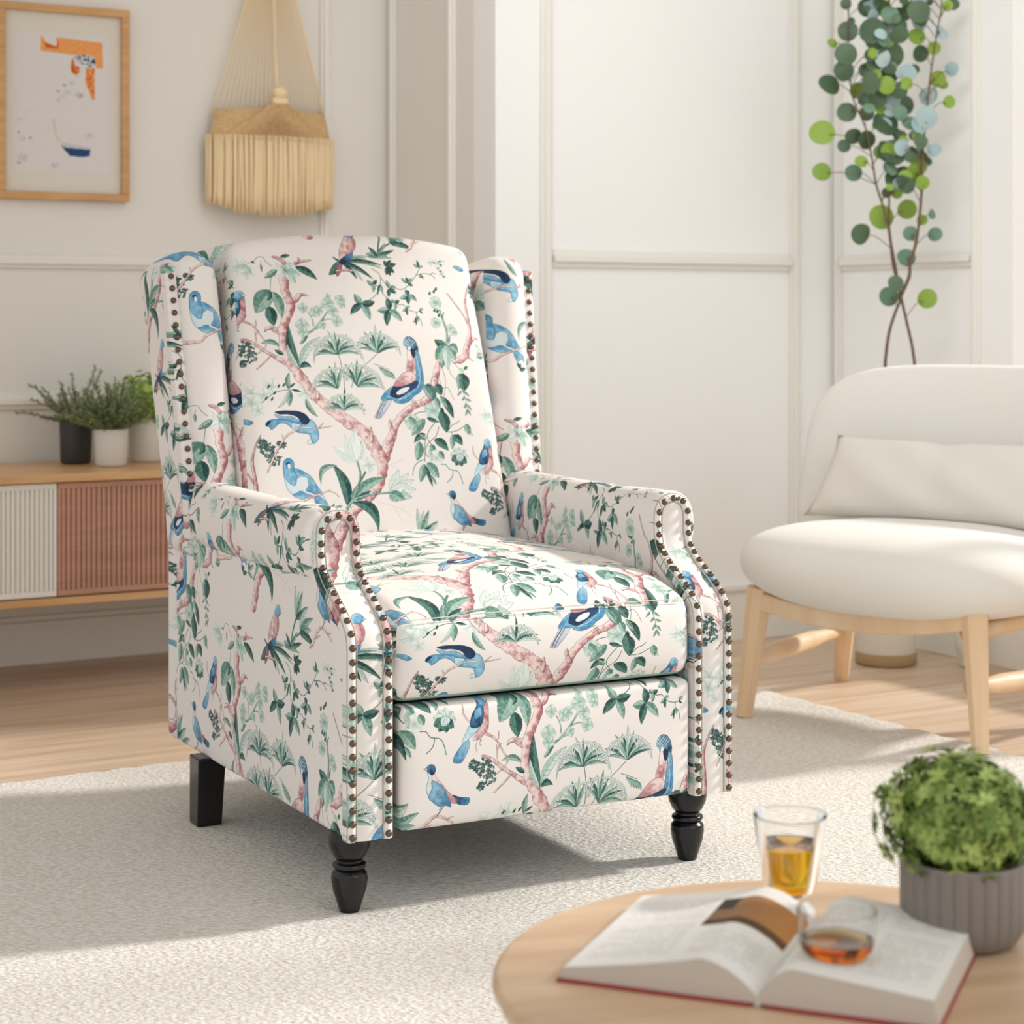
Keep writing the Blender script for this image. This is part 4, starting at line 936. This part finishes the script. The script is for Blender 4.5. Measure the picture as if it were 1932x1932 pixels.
M = tufts(t, R, 420, (0, 0, .168), .088, .075, .014, .010, (108, 148, 54), (196, 216, 112), .25, 2, .10); M.build('foliage', leaf_c, t)
Sm = MB()
for i in range(26): a = R.random()*6.28; r_ = R.random()*.06; tube(Sm, cr([(.02*math.cos(a), .02*math.sin(a), .10), (r_*.7*math.cos(a), r_*.7*math.sin(a), .15), (r_*1.2*math.cos(a), r_*1.2*math.sin(a), .20+.03*R.random())], 3), .001, 5)
Sm.build('stems', mat('herb_stem', (120, 140, 60), .7), t)
# ---------------------------------------------------------------- framed picture
AW, AH = 200, 300
def art_pixels():
    Y, X = np.mgrid[0:AH, 0:AW].astype(np.float32); Y = AH-1-Y      # y down, drawing units of 4.83 px -> scaled
    X = 115+X*(985-115)/AW; Y = 270+Y*(1560-270)/AH
    c = np.ones((AH, AW, 3), np.float32)*lin((226, 222, 220)); rs = np.random.RandomState(2); nse = vnoise(X, Y, 14); c *= (1+.04*(nse-.5))[..., None]
    def pm(pts):
        ins = np.zeros(X.shape, bool)
        for k in range(len(pts)):
            ax, ay = pts[k-1]; bx, by = pts[k]
            if ay != by: ins ^= ((ay > Y) != (by > Y)) & (X < (bx-ax)*(Y-ay)/(by-ay)+ax)
        return ins
    orange = lin((240, 164, 96))
    m = pm([(350, 295), (375, 295), (395, 350), (490, 385), (490, 295), (910, 320), (912, 560), (850, 560), (845, 470), (800, 445), (660, 450), (352, 432)]); c[m] = orange*(.93+.14*nse[m][:, None])
    m = pm([(380, 345), (495, 385), (515, 300), (510, 400), (400, 400)]); c[m] = lin((214, 96, 44))
    m = pm([(760, 560), (840, 560), (838, 860), (810, 850), (755, 700)]); c[m] = np.where((vnoise(X*2, Y, 18)[m] > .55)[:, None], lin((214, 112, 48)), orange)
    m = pm([(650, 470), (620, 520), (625, 610), (665, 640), (705, 610), (705, 560), (660, 550)]); c[m] = np.where((vnoise(X, Y, 14)[m] > .5)[:, None], lin((206, 92, 44)), lin((236, 140, 84)))
    m = pm([(660, 460), (760, 440), (840, 480), (850, 520), (800, 555), (740, 540), (690, 510)]); v = vnoise(X, Y, 12); c[m] = np.where((v[m] > .6)[:, None], lin((44, 54, 70)), np.where((v[m] > .42)[:, None], lin((140, 176, 206)), lin((226, 226, 228))))
    for (x, y, r_, cc) in ((630, 710, 30, (150, 186, 214)), (565, 742, 22, (74, 84, 96)), (505, 800, 20, (110, 118, 126)), (590, 810, 40, (188, 190, 192)), (700, 825, 40, (150, 128, 124)), (540, 850, 40, (196, 198, 200)), (505, 885, 18, (172, 176, 184)), (678, 652, 16, (84, 118, 134)), (785, 1205, 55, (206, 198, 184)), (155, 1195, 18, (110, 110, 116)), (258, 1246, 16, (96, 90, 92)), (180, 1250, 46, (190, 188, 188)), (190, 1430, 58, (186, 186, 190)), (155, 1480, 24, (120, 122, 128)), (480, 1490, 46, (184, 186, 190)), (160, 1080, 30, (204, 202, 200)), (235, 1080, 20, (204, 202, 200))):
        dm = ((X-x)/r_)**2+((Y-y)/(r_*.7))**2; a = np.clip(1.2-dm, 0, 1)*(vnoise(X, Y, 9) > .45); c[:] = c*(1-a[..., None]*.85)+lin(cc)*a[..., None]*.85
    m = pm([(525, 1292), (560, 1318), (800, 1332), (795, 1390), (740, 1405), (615, 1398), (570, 1350)]); c[m] = lin((44, 74, 122))
    m = pm([(455, 1060), (478, 1060), (492, 1200), (530, 1270), (500, 1262), (478, 1200)]); c[m] = lin((212, 204, 186))
    m = pm([(520, 1270), (560, 1310), (800, 1330), (812, 1320), (700, 1295)]); c[m] = lin((206, 204, 208))
    o = np.ones((AH, AW, 4), np.float32); o[..., :3] = c; return o
frame_m = mat('oak_frame', (214, 166, 112), .45, vary=((196, 146, 92), (8, 8, 60), 4))
mat_b = mat('mount_board', (224, 219, 208), .8)
pf = thing('framed_picture', (*RW(.168, 0, 0)[:2], 1.49), 0, 'oak-framed abstract print in orange and blue hanging on the wall', 'picture')
def px_(o): o.parent = pf; o.matrix_parent_inverse = Matrix.Translation(-Vector(pf.location)); return o
a0, a1, z0, z1, fw = -.013, .349, 1.230, 1.755, .0215
px_(rbx('frame', [((a0, .002, z0), (a1, .028, z0+fw)), ((a0, .002, z1-fw), (a1, .028, z1)), ((a0, .002, z0+fw), (a0+fw, .028, z1-fw)), ((a1-fw, .002, z0+fw), (a1, .028, z1-fw))], frame_m, None, .002))
px_(rbx('mount', [((a0+fw-.002, .004, z0+fw-.002), (a1-fw+.002, .012, z1-fw+.002))], mat_b, None, .0005))
art = image_mat('abstract_print', image('abstract_print', art_pixels()), .8)
def zpix(px, py): # position of drawing on the mount
    return (a0+fw)+(px-35)/(1080-35)*(a1-a0-2*fw), (z1-fw)-(py-75)/(1750-75)*(z1-z0-2*fw)
s0, zt = zpix(115, 270); s1, zb = zpix(985, 1565)
M = MB(); V = [RW(s0, .0125, zb), RW(s1, .0125, zb), RW(s1, .0125, zt), RW(s0, .0125, zt), RW(s0, .0121, zb), RW(s1, .0121, zb), RW(s1, .0121, zt), RW(s0, .0121, zt)]
U4 = [(0, 0), (1, 0), (1, 1), (0, 1)]; M.add(V, [(0, 1, 2, 3), (7, 6, 5, 4), (0, 4, 5, 1), (1, 5, 6, 2), (2, 6, 7, 3), (3, 7, 4, 0)], [U4, U4, U4, U4, U4, U4]); px_(M.build('print', art, smooth=False))
# ---------------------------------------------------------------- corded wall hanging
cord = mat('straw_cord', (248, 222, 180), .85, bump=((500, 500, 220), .4, .001)); cord2 = mat('straw_weave', (228, 192, 144), .9, bump=((260, 260, 420), .9, .003), vary=((208, 170, 122), (90, 90, 160), 3))
HS = .760
wh = thing('wall_hanging', (*RW(HS, 0, 0)[:2], 2.16), 0, 'straw-coloured corded wall hanging with a long fringe', 'wall hanging')
def wx(o): o.parent = wh; o.matrix_parent_inverse = Matrix.Translation(-Vector(wh.location)); return o
R = random.Random(4); M = MB()
def bulge(u): return .035+.055*math.sqrt(max(0, 1-u*u))
for i in range(25):
    u = -1+2*i/24
    pts = [(HS+u*.012, .02, 2.15), (HS+u*(.035+R.uniform(-.002, .002)), .03, 2.0), (HS+u*.085, .045, 1.78), (HS+u*.172, bulge(u)*.8, 1.485)]
    tube(M, [rx(p) for p in cr(pts, 5)], .0021 if 0 < i < 24 else .0030, 5)
tube(M, [rx(p) for p in cr([(HS-.004, .03, 2.15), (HS-.006, .075, 1.8), (HS-.006, .095, 1.56)], 5)], .003, 6)
wx(M.build('cords', cord))
M = MB(); c0 = rx((HS, .10, 1.545)); ball(M, c0, .021, 20, 12, .9); rbox(M, (HS-.022, .085, 1.513), (HS+.022, .112, 1.532), .006, 3, deform=lambda p: list(rx(p))); wx(fixn(M.build('knot', cord)))
M = MB(); V = []; F = []; n = 48; m = 10
for j in range(m+1):
    v = j/m
    for i in range(n+1):
        u = -1+2*i/n; zt = 1.500+.016*math.exp(-(u/.22)**2)-.004*abs(u); zz = zt+(1.405-zt)*v; hw = .168+.022*v; k = 1+.02*math.sin(i*2.6)
        V.append(rx((HS+u*hw, bulge(u)*k+.004*v, zz)))
for j in range(m):
    for i in range(n): F.append((j*(n+1)+i, j*(n+1)+i+1, (j+1)*(n+1)+i+1, (j+1)*(n+1)+i))
M.add(V, F)
for i in range(60):
    u = -1+2*i/59; tube(M, [rx(p) for p in cr([(HS+u*.020, .108, 1.516), (HS+u*.11, bulge(u*.6)+.006, 1.482-.03*abs(u)), (HS+u*.19, bulge(u)+.006, 1.41)], 3)], .0020, 5)
wx(M.build('woven_band', cord2))
M = MB()
for lay in range(2):
    for i in range(54):
        u = -1+2*(i+.5*lay)/53.5; u = max(-1, min(1, u+R.uniform(-.012, .012))); zb = 1.205+.030*abs(u)**2.5+R.uniform(-.006, .006); s_ = HS+u*.193; d_ = bulge(u)+.004-lay*.010
        dx = R.uniform(-.003, .003); tube(M, [rx(p) for p in ((s_, d_, 1.425), (s_+dx*.4, d_+.003, 1.34), (s_+dx, d_+R.uniform(-.002, .004), 1.26), (s_+dx*1.3, d_, zb))], [.0036, .0042, .0044, .0040], 6)
wx(M.build('fringe', cord))
M = MB(); tube(M, [rx((HS, .001, 2.16)), rx((HS, .03, 2.16))], .004, 8); wx(M.build('hook', nail_m))
# ---------------------------------------------------------------- eucalyptus in a tall vase behind the lounge chair
EX, EY = 1.005, 5.27
eu = thing('eucalyptus_branches', (EX, EY, .32), 0, 'tall branching eucalyptus with round green leaves rising behind the lounge chair', 'plant')
def ew(X, Y, dz=0.0):
    px, py = 1480+X/2.761, Y/2.761; yy = EY+dz; return Vector(((px-966)/3700*yy-EX, yy-EY, .913-(py-600)/3700*yy-.32))
discs = [(195,690,68,'g'),(195,895,50,'g'),(325,585,52,'d'),(235,440,60,'d'),(330,160,55,'d'),(320,280,60,'d'),(310,370,55,'d'),(320,20,30,'d'),(430,40,50,'d'),(505,1130,65,'g'),(400,1220,58,'d'),(640,1090,52,'g'),(655,1215,40,'t'),(785,1220,38,'t'),(770,1115,28,'t'),(718,1145,30,'g'),(635,1340,50,'t'),(580,1475,42,'d'),(545,1545,52,'t'),(745,1555,52,'g'),(860,530,35,'g'),(800,410,45,'g'),(870,360,38,'b'),(750,500,50,'b'),(740,610,60,'b'),(780,780,40,'b'),(700,60,60,'d'),(690,190,45,'g'),(460,160,70,'d'),(560,290,70,'d'),(450,430,60,'d'),(530,640,70,'d'),(570,790,70,'d'),(620,550,55,'d'),(640,380,50,'b'),(700,860,50,'g'),(720,950,38,'g'),(360,710,45,'d'),(430,730,50,'d'),(310,760,35,'d'),(680,700,35,'t'),(360,900,45,'t'),(820,170,40,'b'),(880,20,35,'d'),(510,40,45,'g'),(560,110,50,'d'),(600,180,50,'d'),(700,120,45,'b'),(710,280,45,'d'),(480,230,50,'d'),(400,840,35,'g'),(610,940,30,'d'),(250,225,28,'g'),(540,400,50,'d'),(850,30,30,'g'),(600,470,45,'d'),(470,330,45,'d'),(430,590,40,'d'),(780,250,36,'g'),(830,440,26,'g'),(650,640,40,'t'),(490,520,44,'d')]
R = random.Random(8)
for k in range(26): discs.append((R.uniform(330, 860), R.uniform(-330, -20), R.uniform(34, 62), R.choice('ddgtb')))
pc = {'g': ((112, 146, 44), (146, 176, 70)), 'd': ((62, 88, 62), (88, 112, 84)), 't': ((92, 128, 104), (120, 152, 126)), 'b': ((150, 176, 178), (182, 202, 204))}
M = MB(); Sm = MB()
mains = [[(560, 2900), (535, 2400), (525, 1960), (530, 1840), (548, 1720), (580, 1620), (604, 1540), (566, 1380), (545, 1210), (515, 1080), (478, 960), (455, 820), (420, 660), (360, 520), (340, 380), (330, 160), (350, -120)],
         [(545, 2900), (610, 2500), (665, 2200), (680, 1960), (668, 1820), (640, 1690), (606, 1540), (580, 1400), (548, 1210), (545, 1060), (555, 900), (575, 700), (560, 500), (530, 300), (540, 100), (560, -140)],
         [(606, 1540), (650, 1440), (655, 1370), (690, 1240), (715, 1000), (720, 800), (740, 600), (760, 400), (790, 200), (820, 0), (800, -200)]]
MP = []
for q, mm in enumerate(mains):
    P = cr([ew(x, y, [.0, .02, -.03][q]*min(1, (1960-y)/900)) for x, y in mm], 4); MP += P
    tube(Sm, [p for p in P], [.0052-.0038*i/(len(P)-1) for i in range(len(P))], 7)
for k in range(95):
    yy = R.uniform(-20, 1010); cx_ = 560-60*math.sin(yy/160); discs.append((cx_+R.gauss(0, 105-.05*yy), yy, R.uniform(20, 50), R.choice('dddgtb')))
for (X, Y, r_, c) in discs:
    dz = R.uniform(-.06, .05); p = ew(X, Y, dz); rad = r_/2.761/3700*(EY+dz)*.98
    near = min(MP, key=lambda q: (q-p).length+max(0, p.z-q.z)*.0+abs(q.z-p.z+.05)*.6)
    away = (p-near); away = away.normalized() if away.length > 1e-4 else Vector((1, 0, 0))
    tilt = R.uniform(.1, .5) if c in 'gd' else R.uniform(.5, .95)
    nrm = Vector((R.uniform(-1, 1)*tilt, -1, R.uniform(-1, 1)*tilt)).normalized()
    if c == 'b' or c == 't': nrm = Vector((R.uniform(-1, 1)*tilt, -1, R.uniform(-.4, .8)*tilt)).normalized()
    u = nrm.cross(away); u = u.normalized() if u.length > .05 else nrm.orthogonal().normalized(); v = u.cross(nrm).normalized()
    V = [tuple(p)]; F = []; nn = 18
    for ring in (.5, 1.0):
        for k in range(nn): a = 2*PI*k/nn; V.append(tuple(p+(u*math.cos(a)+v*math.sin(a)*1.04)*rad*ring+nrm*rad*(.12*ring*ring*math.cos(2*a)-.06*ring)))
    for k in range(nn): F += [(0, 1+k, 1+(k+1) % nn), (1+k, 1+nn+k, 1+nn+(k+1) % nn, 1+(k+1) % nn)]
    M.add(V, F, None, gcol(R, *pc[c]))
    tube(Sm, cr([near, near*.45+p*.55+Vector((0, 0, .012)), p-v*rad*.6], 3), .0011, 5)
eul = col_mat('eucalyptus_leaf', .5); M.build('leaves', eul, eu); Sm.build('stems', mat('brown_stem', (110, 88, 68), .7), eu)
clearg = mat('clear_glass', (255, 255, 255), .02, spec=.5, Transmission_Weight=1.0, IOR=1.3)
M = MB(); lathe(M, [(0, .004), (.074, .004), (.078, .012), (.078, .30), (.060, .36), (.045, .375), (.050, .40), (.046, .40), (.041, .375), (.056, .355), (.073, .29), (.073, .020), (0, .018)], 40, (0, 0, 0)); va = fixn(M.build('vase', mat('white_glazed', (232, 228, 218), .3), None, angle=40)); va.location = (EX, EY, FZ)
tag(va, 'white cylindrical floor vase with a woven band, standing under the lounge chair', 'vase')
M = MB(); lathe(M, [(.0785, .002), (.0815, .006), (.0815, .030), (.0785, .034)], 40); bd_ = fixn(M.build('woven_band', mat('jute_band', (176, 150, 112), .9, bump=((300, 300, 300), .6, .003)), va))
M = MB(); lathe(M, [(.0, .002), (.012, .002), (.014, .01), (.011, .022), (.024, .040), (.030, .075), (.026, .11), (.014, .135), (.014, .15), (.010, .15), (.010, .13), (0, .125)], 28); v2 = fixn(M.build('bud_vase', white_p)); v2.location = (1.205, 5.21, FZ)
tag(v2, 'small white footed vase on the floor by the baseboard', 'vase')
# ---------------------------------------------------------------- coffee table and what is on it
TX, TY, TR, TTZ = .295, 1.8655, .3142, .29
tw = mat('oak_table', (214, 184, 152), .42, vary=((192, 158, 126), (3.5, 22, 3), 6))
ct = thing('coffee_table', (TX, TY, 0), .25, 'round pale oak coffee table in front of the armchair', 'table')
M = MB(); pr = [(0, .262)]+[(TR-.006-.010+.010*math.sin(a), .262+.010-.010*math.cos(a)) for a in [PI/2*i/5 for i in range(6)]]+[(TR+.006*math.sin(a)-.006, .290-.008+.008*math.sin(a) if 0 else .2765+.0135*math.sin((a-PI/2))) if 0 else (TR-.008*(1-math.cos(a)), .282+.008*math.sin(a)) for a in [PI/2*i/6 for i in range(7)]]+[(0, .290)]
lathe(M, pr, 96); fixn(M.build('tabletop', tw, ct, angle=50))
for k in range(3):
    a = 2*PI*k/3+.9; M = MB(); tube(M, [(.17*math.cos(a), .17*math.sin(a), .2615), (.215*math.cos(a), .215*math.sin(a), .004)], [.017, .011], 16); M.build('leg', tw, ct)
# book
BW_, BL_ = .187, .245
bk = thing('open_book', (.222, 1.773, TTZ), math.radians(-21.5), 'open hardback book with a picture page lying on the coffee table', 'book')
pg_m = mat('page_block', (206, 194, 180), .8, bump=((8, 8, 1600), .5, .0006)); cov_m = mat('book_cover_red', (150, 44, 42), .5)
def page_pixels(left):
    n = 512; Y, X = np.mgrid[0:n, 0:n].astype(np.float32)/n; c = np.ones((n, n, 3), np.float32)*lin((236, 233, 228))
    rs = np.random.RandomState(5+left)
    u = 1-X if left else X        # distance from the gutter
    rows = np.floor((1-Y)*46); wl = rs.rand(64); ww = vnoise(X*900, rows*40, 14)
    ink = ((1-Y)*46 % 1 < .45)
    if left: blocks = [(.50, .93, .10, .42), (.50, .93, .46, .90), (.08, .42, .62, .9)]
    else: blocks = [(.12, .50, .12, .88), (.56, .93, .12, .30), (.56, .93, .36, .88)]
    for (a, b_, t0, t1) in blocks:
        ln = b_-(b_-a)*.35*(wl[np.clip(rows, 0, 63).astype(int)] > .8)
        m = ink & (u > a) & (u < ln) & ((1-Y) > t0) & ((1-Y) < t1) & (ww > .3); c[m] = lin((208, 205, 201))
    if left:
        m = (u > .03) & (u < .47) & ((1-Y) > .14) & ((1-Y) < .52); g = vnoise(X*300, Y*300, 60); k = np.clip((1-u-.5)*2, 0, 1)[..., None]
        pic = lin((196, 136, 70))*k+lin((126, 100, 84))*(1-k); pic = np.where((((1-Y) > .44)[..., None]), pic*.28, pic); pic = np.where(((u > .37) & (g > .5))[..., None], lin((60, 52, 50)), pic)
        c[m] = pic[m]
    o = np.ones((n, n, 4), np.float32); o[..., :3] = c; return o
def prof_l(t): return .004+.030*math.sin(PI*min(1, t/.30)/2)**.8-.024*max(0, (t-.30)/.70)**.8*1.0 if t > 0 else .004
def prof_r(t): return .004+.030*math.sin(PI*min(1, t/.22)/2)**.8-.012*max(0, (t-.22)/.78)
for left in (1, 0):
    sgn = -1 if left else 1; pf_ = prof_l if left else prof_r; n = 30; bw = BW_ if left else .158
    V = []; F = []; U = []; ts = [(i/n)**1.4 for i in range(n+1)]
    for j in range(9):
        for i, t_ in enumerate(ts): V.append((sgn*t_*bw, BL_*j/8, .0035+pf_(t_)))
    for j in range(8):
        for i in range(n):
            q = [(j*(n+1)+i), j*(n+1)+i+1, (j+1)*(n+1)+i+1, (j+1)*(n+1)+i]; uu = [(ts[i], j/8), (ts[i+1], j/8), (ts[i+1], (j+1)/8), (ts[i], (j+1)/8)]
            if left: q.reverse(); uu = [(1-a, b_) for a, b_ in reversed(uu)]
            F.append(tuple(q)); U.append(uu)
    M = MB(); M.add(V, F, U); M.build('page', image_mat('printed_page', image('printed_page', page_pixels(left)), .7), bk)
    # block of pages beneath
    M = MB(); V = []; F = []
    for j in (0, 1):
        for i, t_ in enumerate(ts):
            x = sgn*t_*bw; V.append((x, BL_*j, .0032+pf_(t_))); V.append((x if t_ < .98 else x+sgn*.004, BL_*j, .0031))
    n1 = 2*(n+1)
    for i in range(n):
        for j in (0, 1): o = j*n1+2*i; F.append((o, o+2, o+3, o+1))
        F.append((2*i, 2*i+2, n1+2*i+2, n1+2*i)); F.append((2*i+1, 2*i+3, n1+2*i+3, n1+2*i+1))
    F.append((2*n, 2*n+1, n1+2*n+1, n1+2*n)); M.add(V, F); fixn(M.build('page_block', pg_m, bk, smooth=False))
    M = MB(); rbox(M, (min(sgn*.006, sgn*(bw+.006)), -.004, .0002), (max(sgn*.006, sgn*(bw+.006)), BL_+.004, .0030), .0008, 2); M.build('cover', cov_m if not left else cov_m, bk, smooth=False)
M = MB(); tube(M, [(0, -.003, .0028), (0, BL_+.003, .0028)], .0026, 10); M.build('spine', mat('spine_cloth', (206, 198, 186), .7), bk)
# ribbed grey pot with clipped plant
gp = thing('potted_bush', (.451, 1.962, TTZ), 0, 'ribbed grey pot of dense green foliage on the coffee table', 'plant')
grey_p = mat('grey_ceramic', (134, 125, 118), .45)
fl = lambda a, z: .040*(math.sqrt(abs(math.sin(a*13)))-.7) if .012 < z < .079 else 0
M = MB(); lathe(M, [(.040, 0), (.048, .001), (.054, .006), (.0595, .016), (.0615, .030), (.0618, .078), (.0618, .083), (.0610, .0845), (.0575, .0845), (.057, .070), (.056, .065)], 312, flute=fl); fixn(M.build('pot', grey_p, gp, angle=60))
M = MB(); lathe(M, [(0, .074), (.056, .072)], 24); fixn(M.build('soil', soil, gp))
R = random.Random(21); M = tufts(gp, R, 1300, (-.004, 0, .122), .073, .059, .0125, .0052, (92, 118, 46), (186, 206, 116), .62, 2, .072, 6); M.build('foliage', leaf_c, gp)
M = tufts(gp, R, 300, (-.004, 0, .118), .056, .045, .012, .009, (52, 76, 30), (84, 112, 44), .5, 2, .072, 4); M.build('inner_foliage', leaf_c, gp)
Sm = MB()
for i in range(30): a = R.random()*6.28; r_ = R.random()*.05; tube(Sm, [(.25*r_*math.cos(a), .25*r_*math.sin(a), .072), (r_*math.cos(a), r_*math.sin(a), .13)], .0012, 5)
Sm.build('stems', mat('bush_stem', (96, 84, 52), .8), gp)
# glasses: each wall is a closed solid; the drink is a solid just touching inside
tea = mat('amber_drink', (240, 150, 20), .02, spec=.5, Transmission_Weight=1.0, IOR=1.33); tea2 = mat('dark_amber_drink', (226, 104, 16), .02, spec=.5, Transmission_Weight=1.0, IOR=1.33)
def volume_col(m, col, den):
    nt = m.node_tree; va_ = nt.nodes.new('ShaderNodeVolumeAbsorption'); va_.inputs[0].default_value = srgb(*col); va_.inputs[1].default_value = den; nt.links.new(va_.outputs[0], nt.nodes['Material Output'].inputs['Volume']); nt.nodes['Principled BSDF'].inputs['Base Color'].default_value = (1, 1, 1, 1)
volume_col(tea, (255, 238, 0), 62); volume_col(tea2, (255, 222, 0), 115)
def sm_prof(p, k=5):
    q = cr([(a, b_, 0) for a, b_ in p], k); return [(max(v.x, 0), v.y) for v in q]
gx = (.293, 2.066, TTZ)
ti = thing('tall_glass', gx, 0, 'tall flared glass of amber drink standing behind the open book', 'glass')
outer = [(.0235, .0), (.024, .002), (.012, .006), (.009, .010), (.014, .014), (.024, .019), (.0275, .026), (.0325, .055), (.0385, .0975), (.0387, .0985)]
inner = [(.0377, .0985), (.0372, .0955), (.0314, .055), (.0265, .028), (.0225, .0215), (.012, .0185), (0, .018)]
M = MB(); lathe(M, [(0, 0)]+sm_prof(outer)+sm_prof(inner), 56); fixn(M.build('glass', clearg, ti))
drk = [(0, .0177), (.012, .0182), (.0240, .0205), (.0273, .028), (.0322, .055), (.0345, .0695)]
M = MB(); lathe(M, sm_prof(drk)+[(.0335, .0690), (0, .0690)], 56); fixn(M.build('drink', tea, ti))
bi = thing('glass_bowl', (.300, 1.812, TTZ+.0315), 0, 'low clear tumbler with dark amber drink standing on the open book', 'glass')
outer = [(.020, 0), (.026, .002), (.0325, .010), (.0352, .020), (.0362, .034), (.0366, .044), (.0366, .0455)]
inner = [(.0353, .0455), (.0350, .040), (.0340, .020), (.0300, .011), (.024, .0055), (.012, .0040), (0, .0040)]
M = MB(); lathe(M, [(0, 0)]+sm_prof(outer)+sm_prof(inner), 56); fixn(M.build('glass', clearg, bi))
drk = [(0, .0036), (.012, .0037), (.0244, .0052), (.0304, .0107), (.0343, .0185)]
M = MB(); lathe(M, sm_prof(drk)+[(.0336, .0182), (0, .0182)], 56); fixn(M.build('drink', tea2, bi))
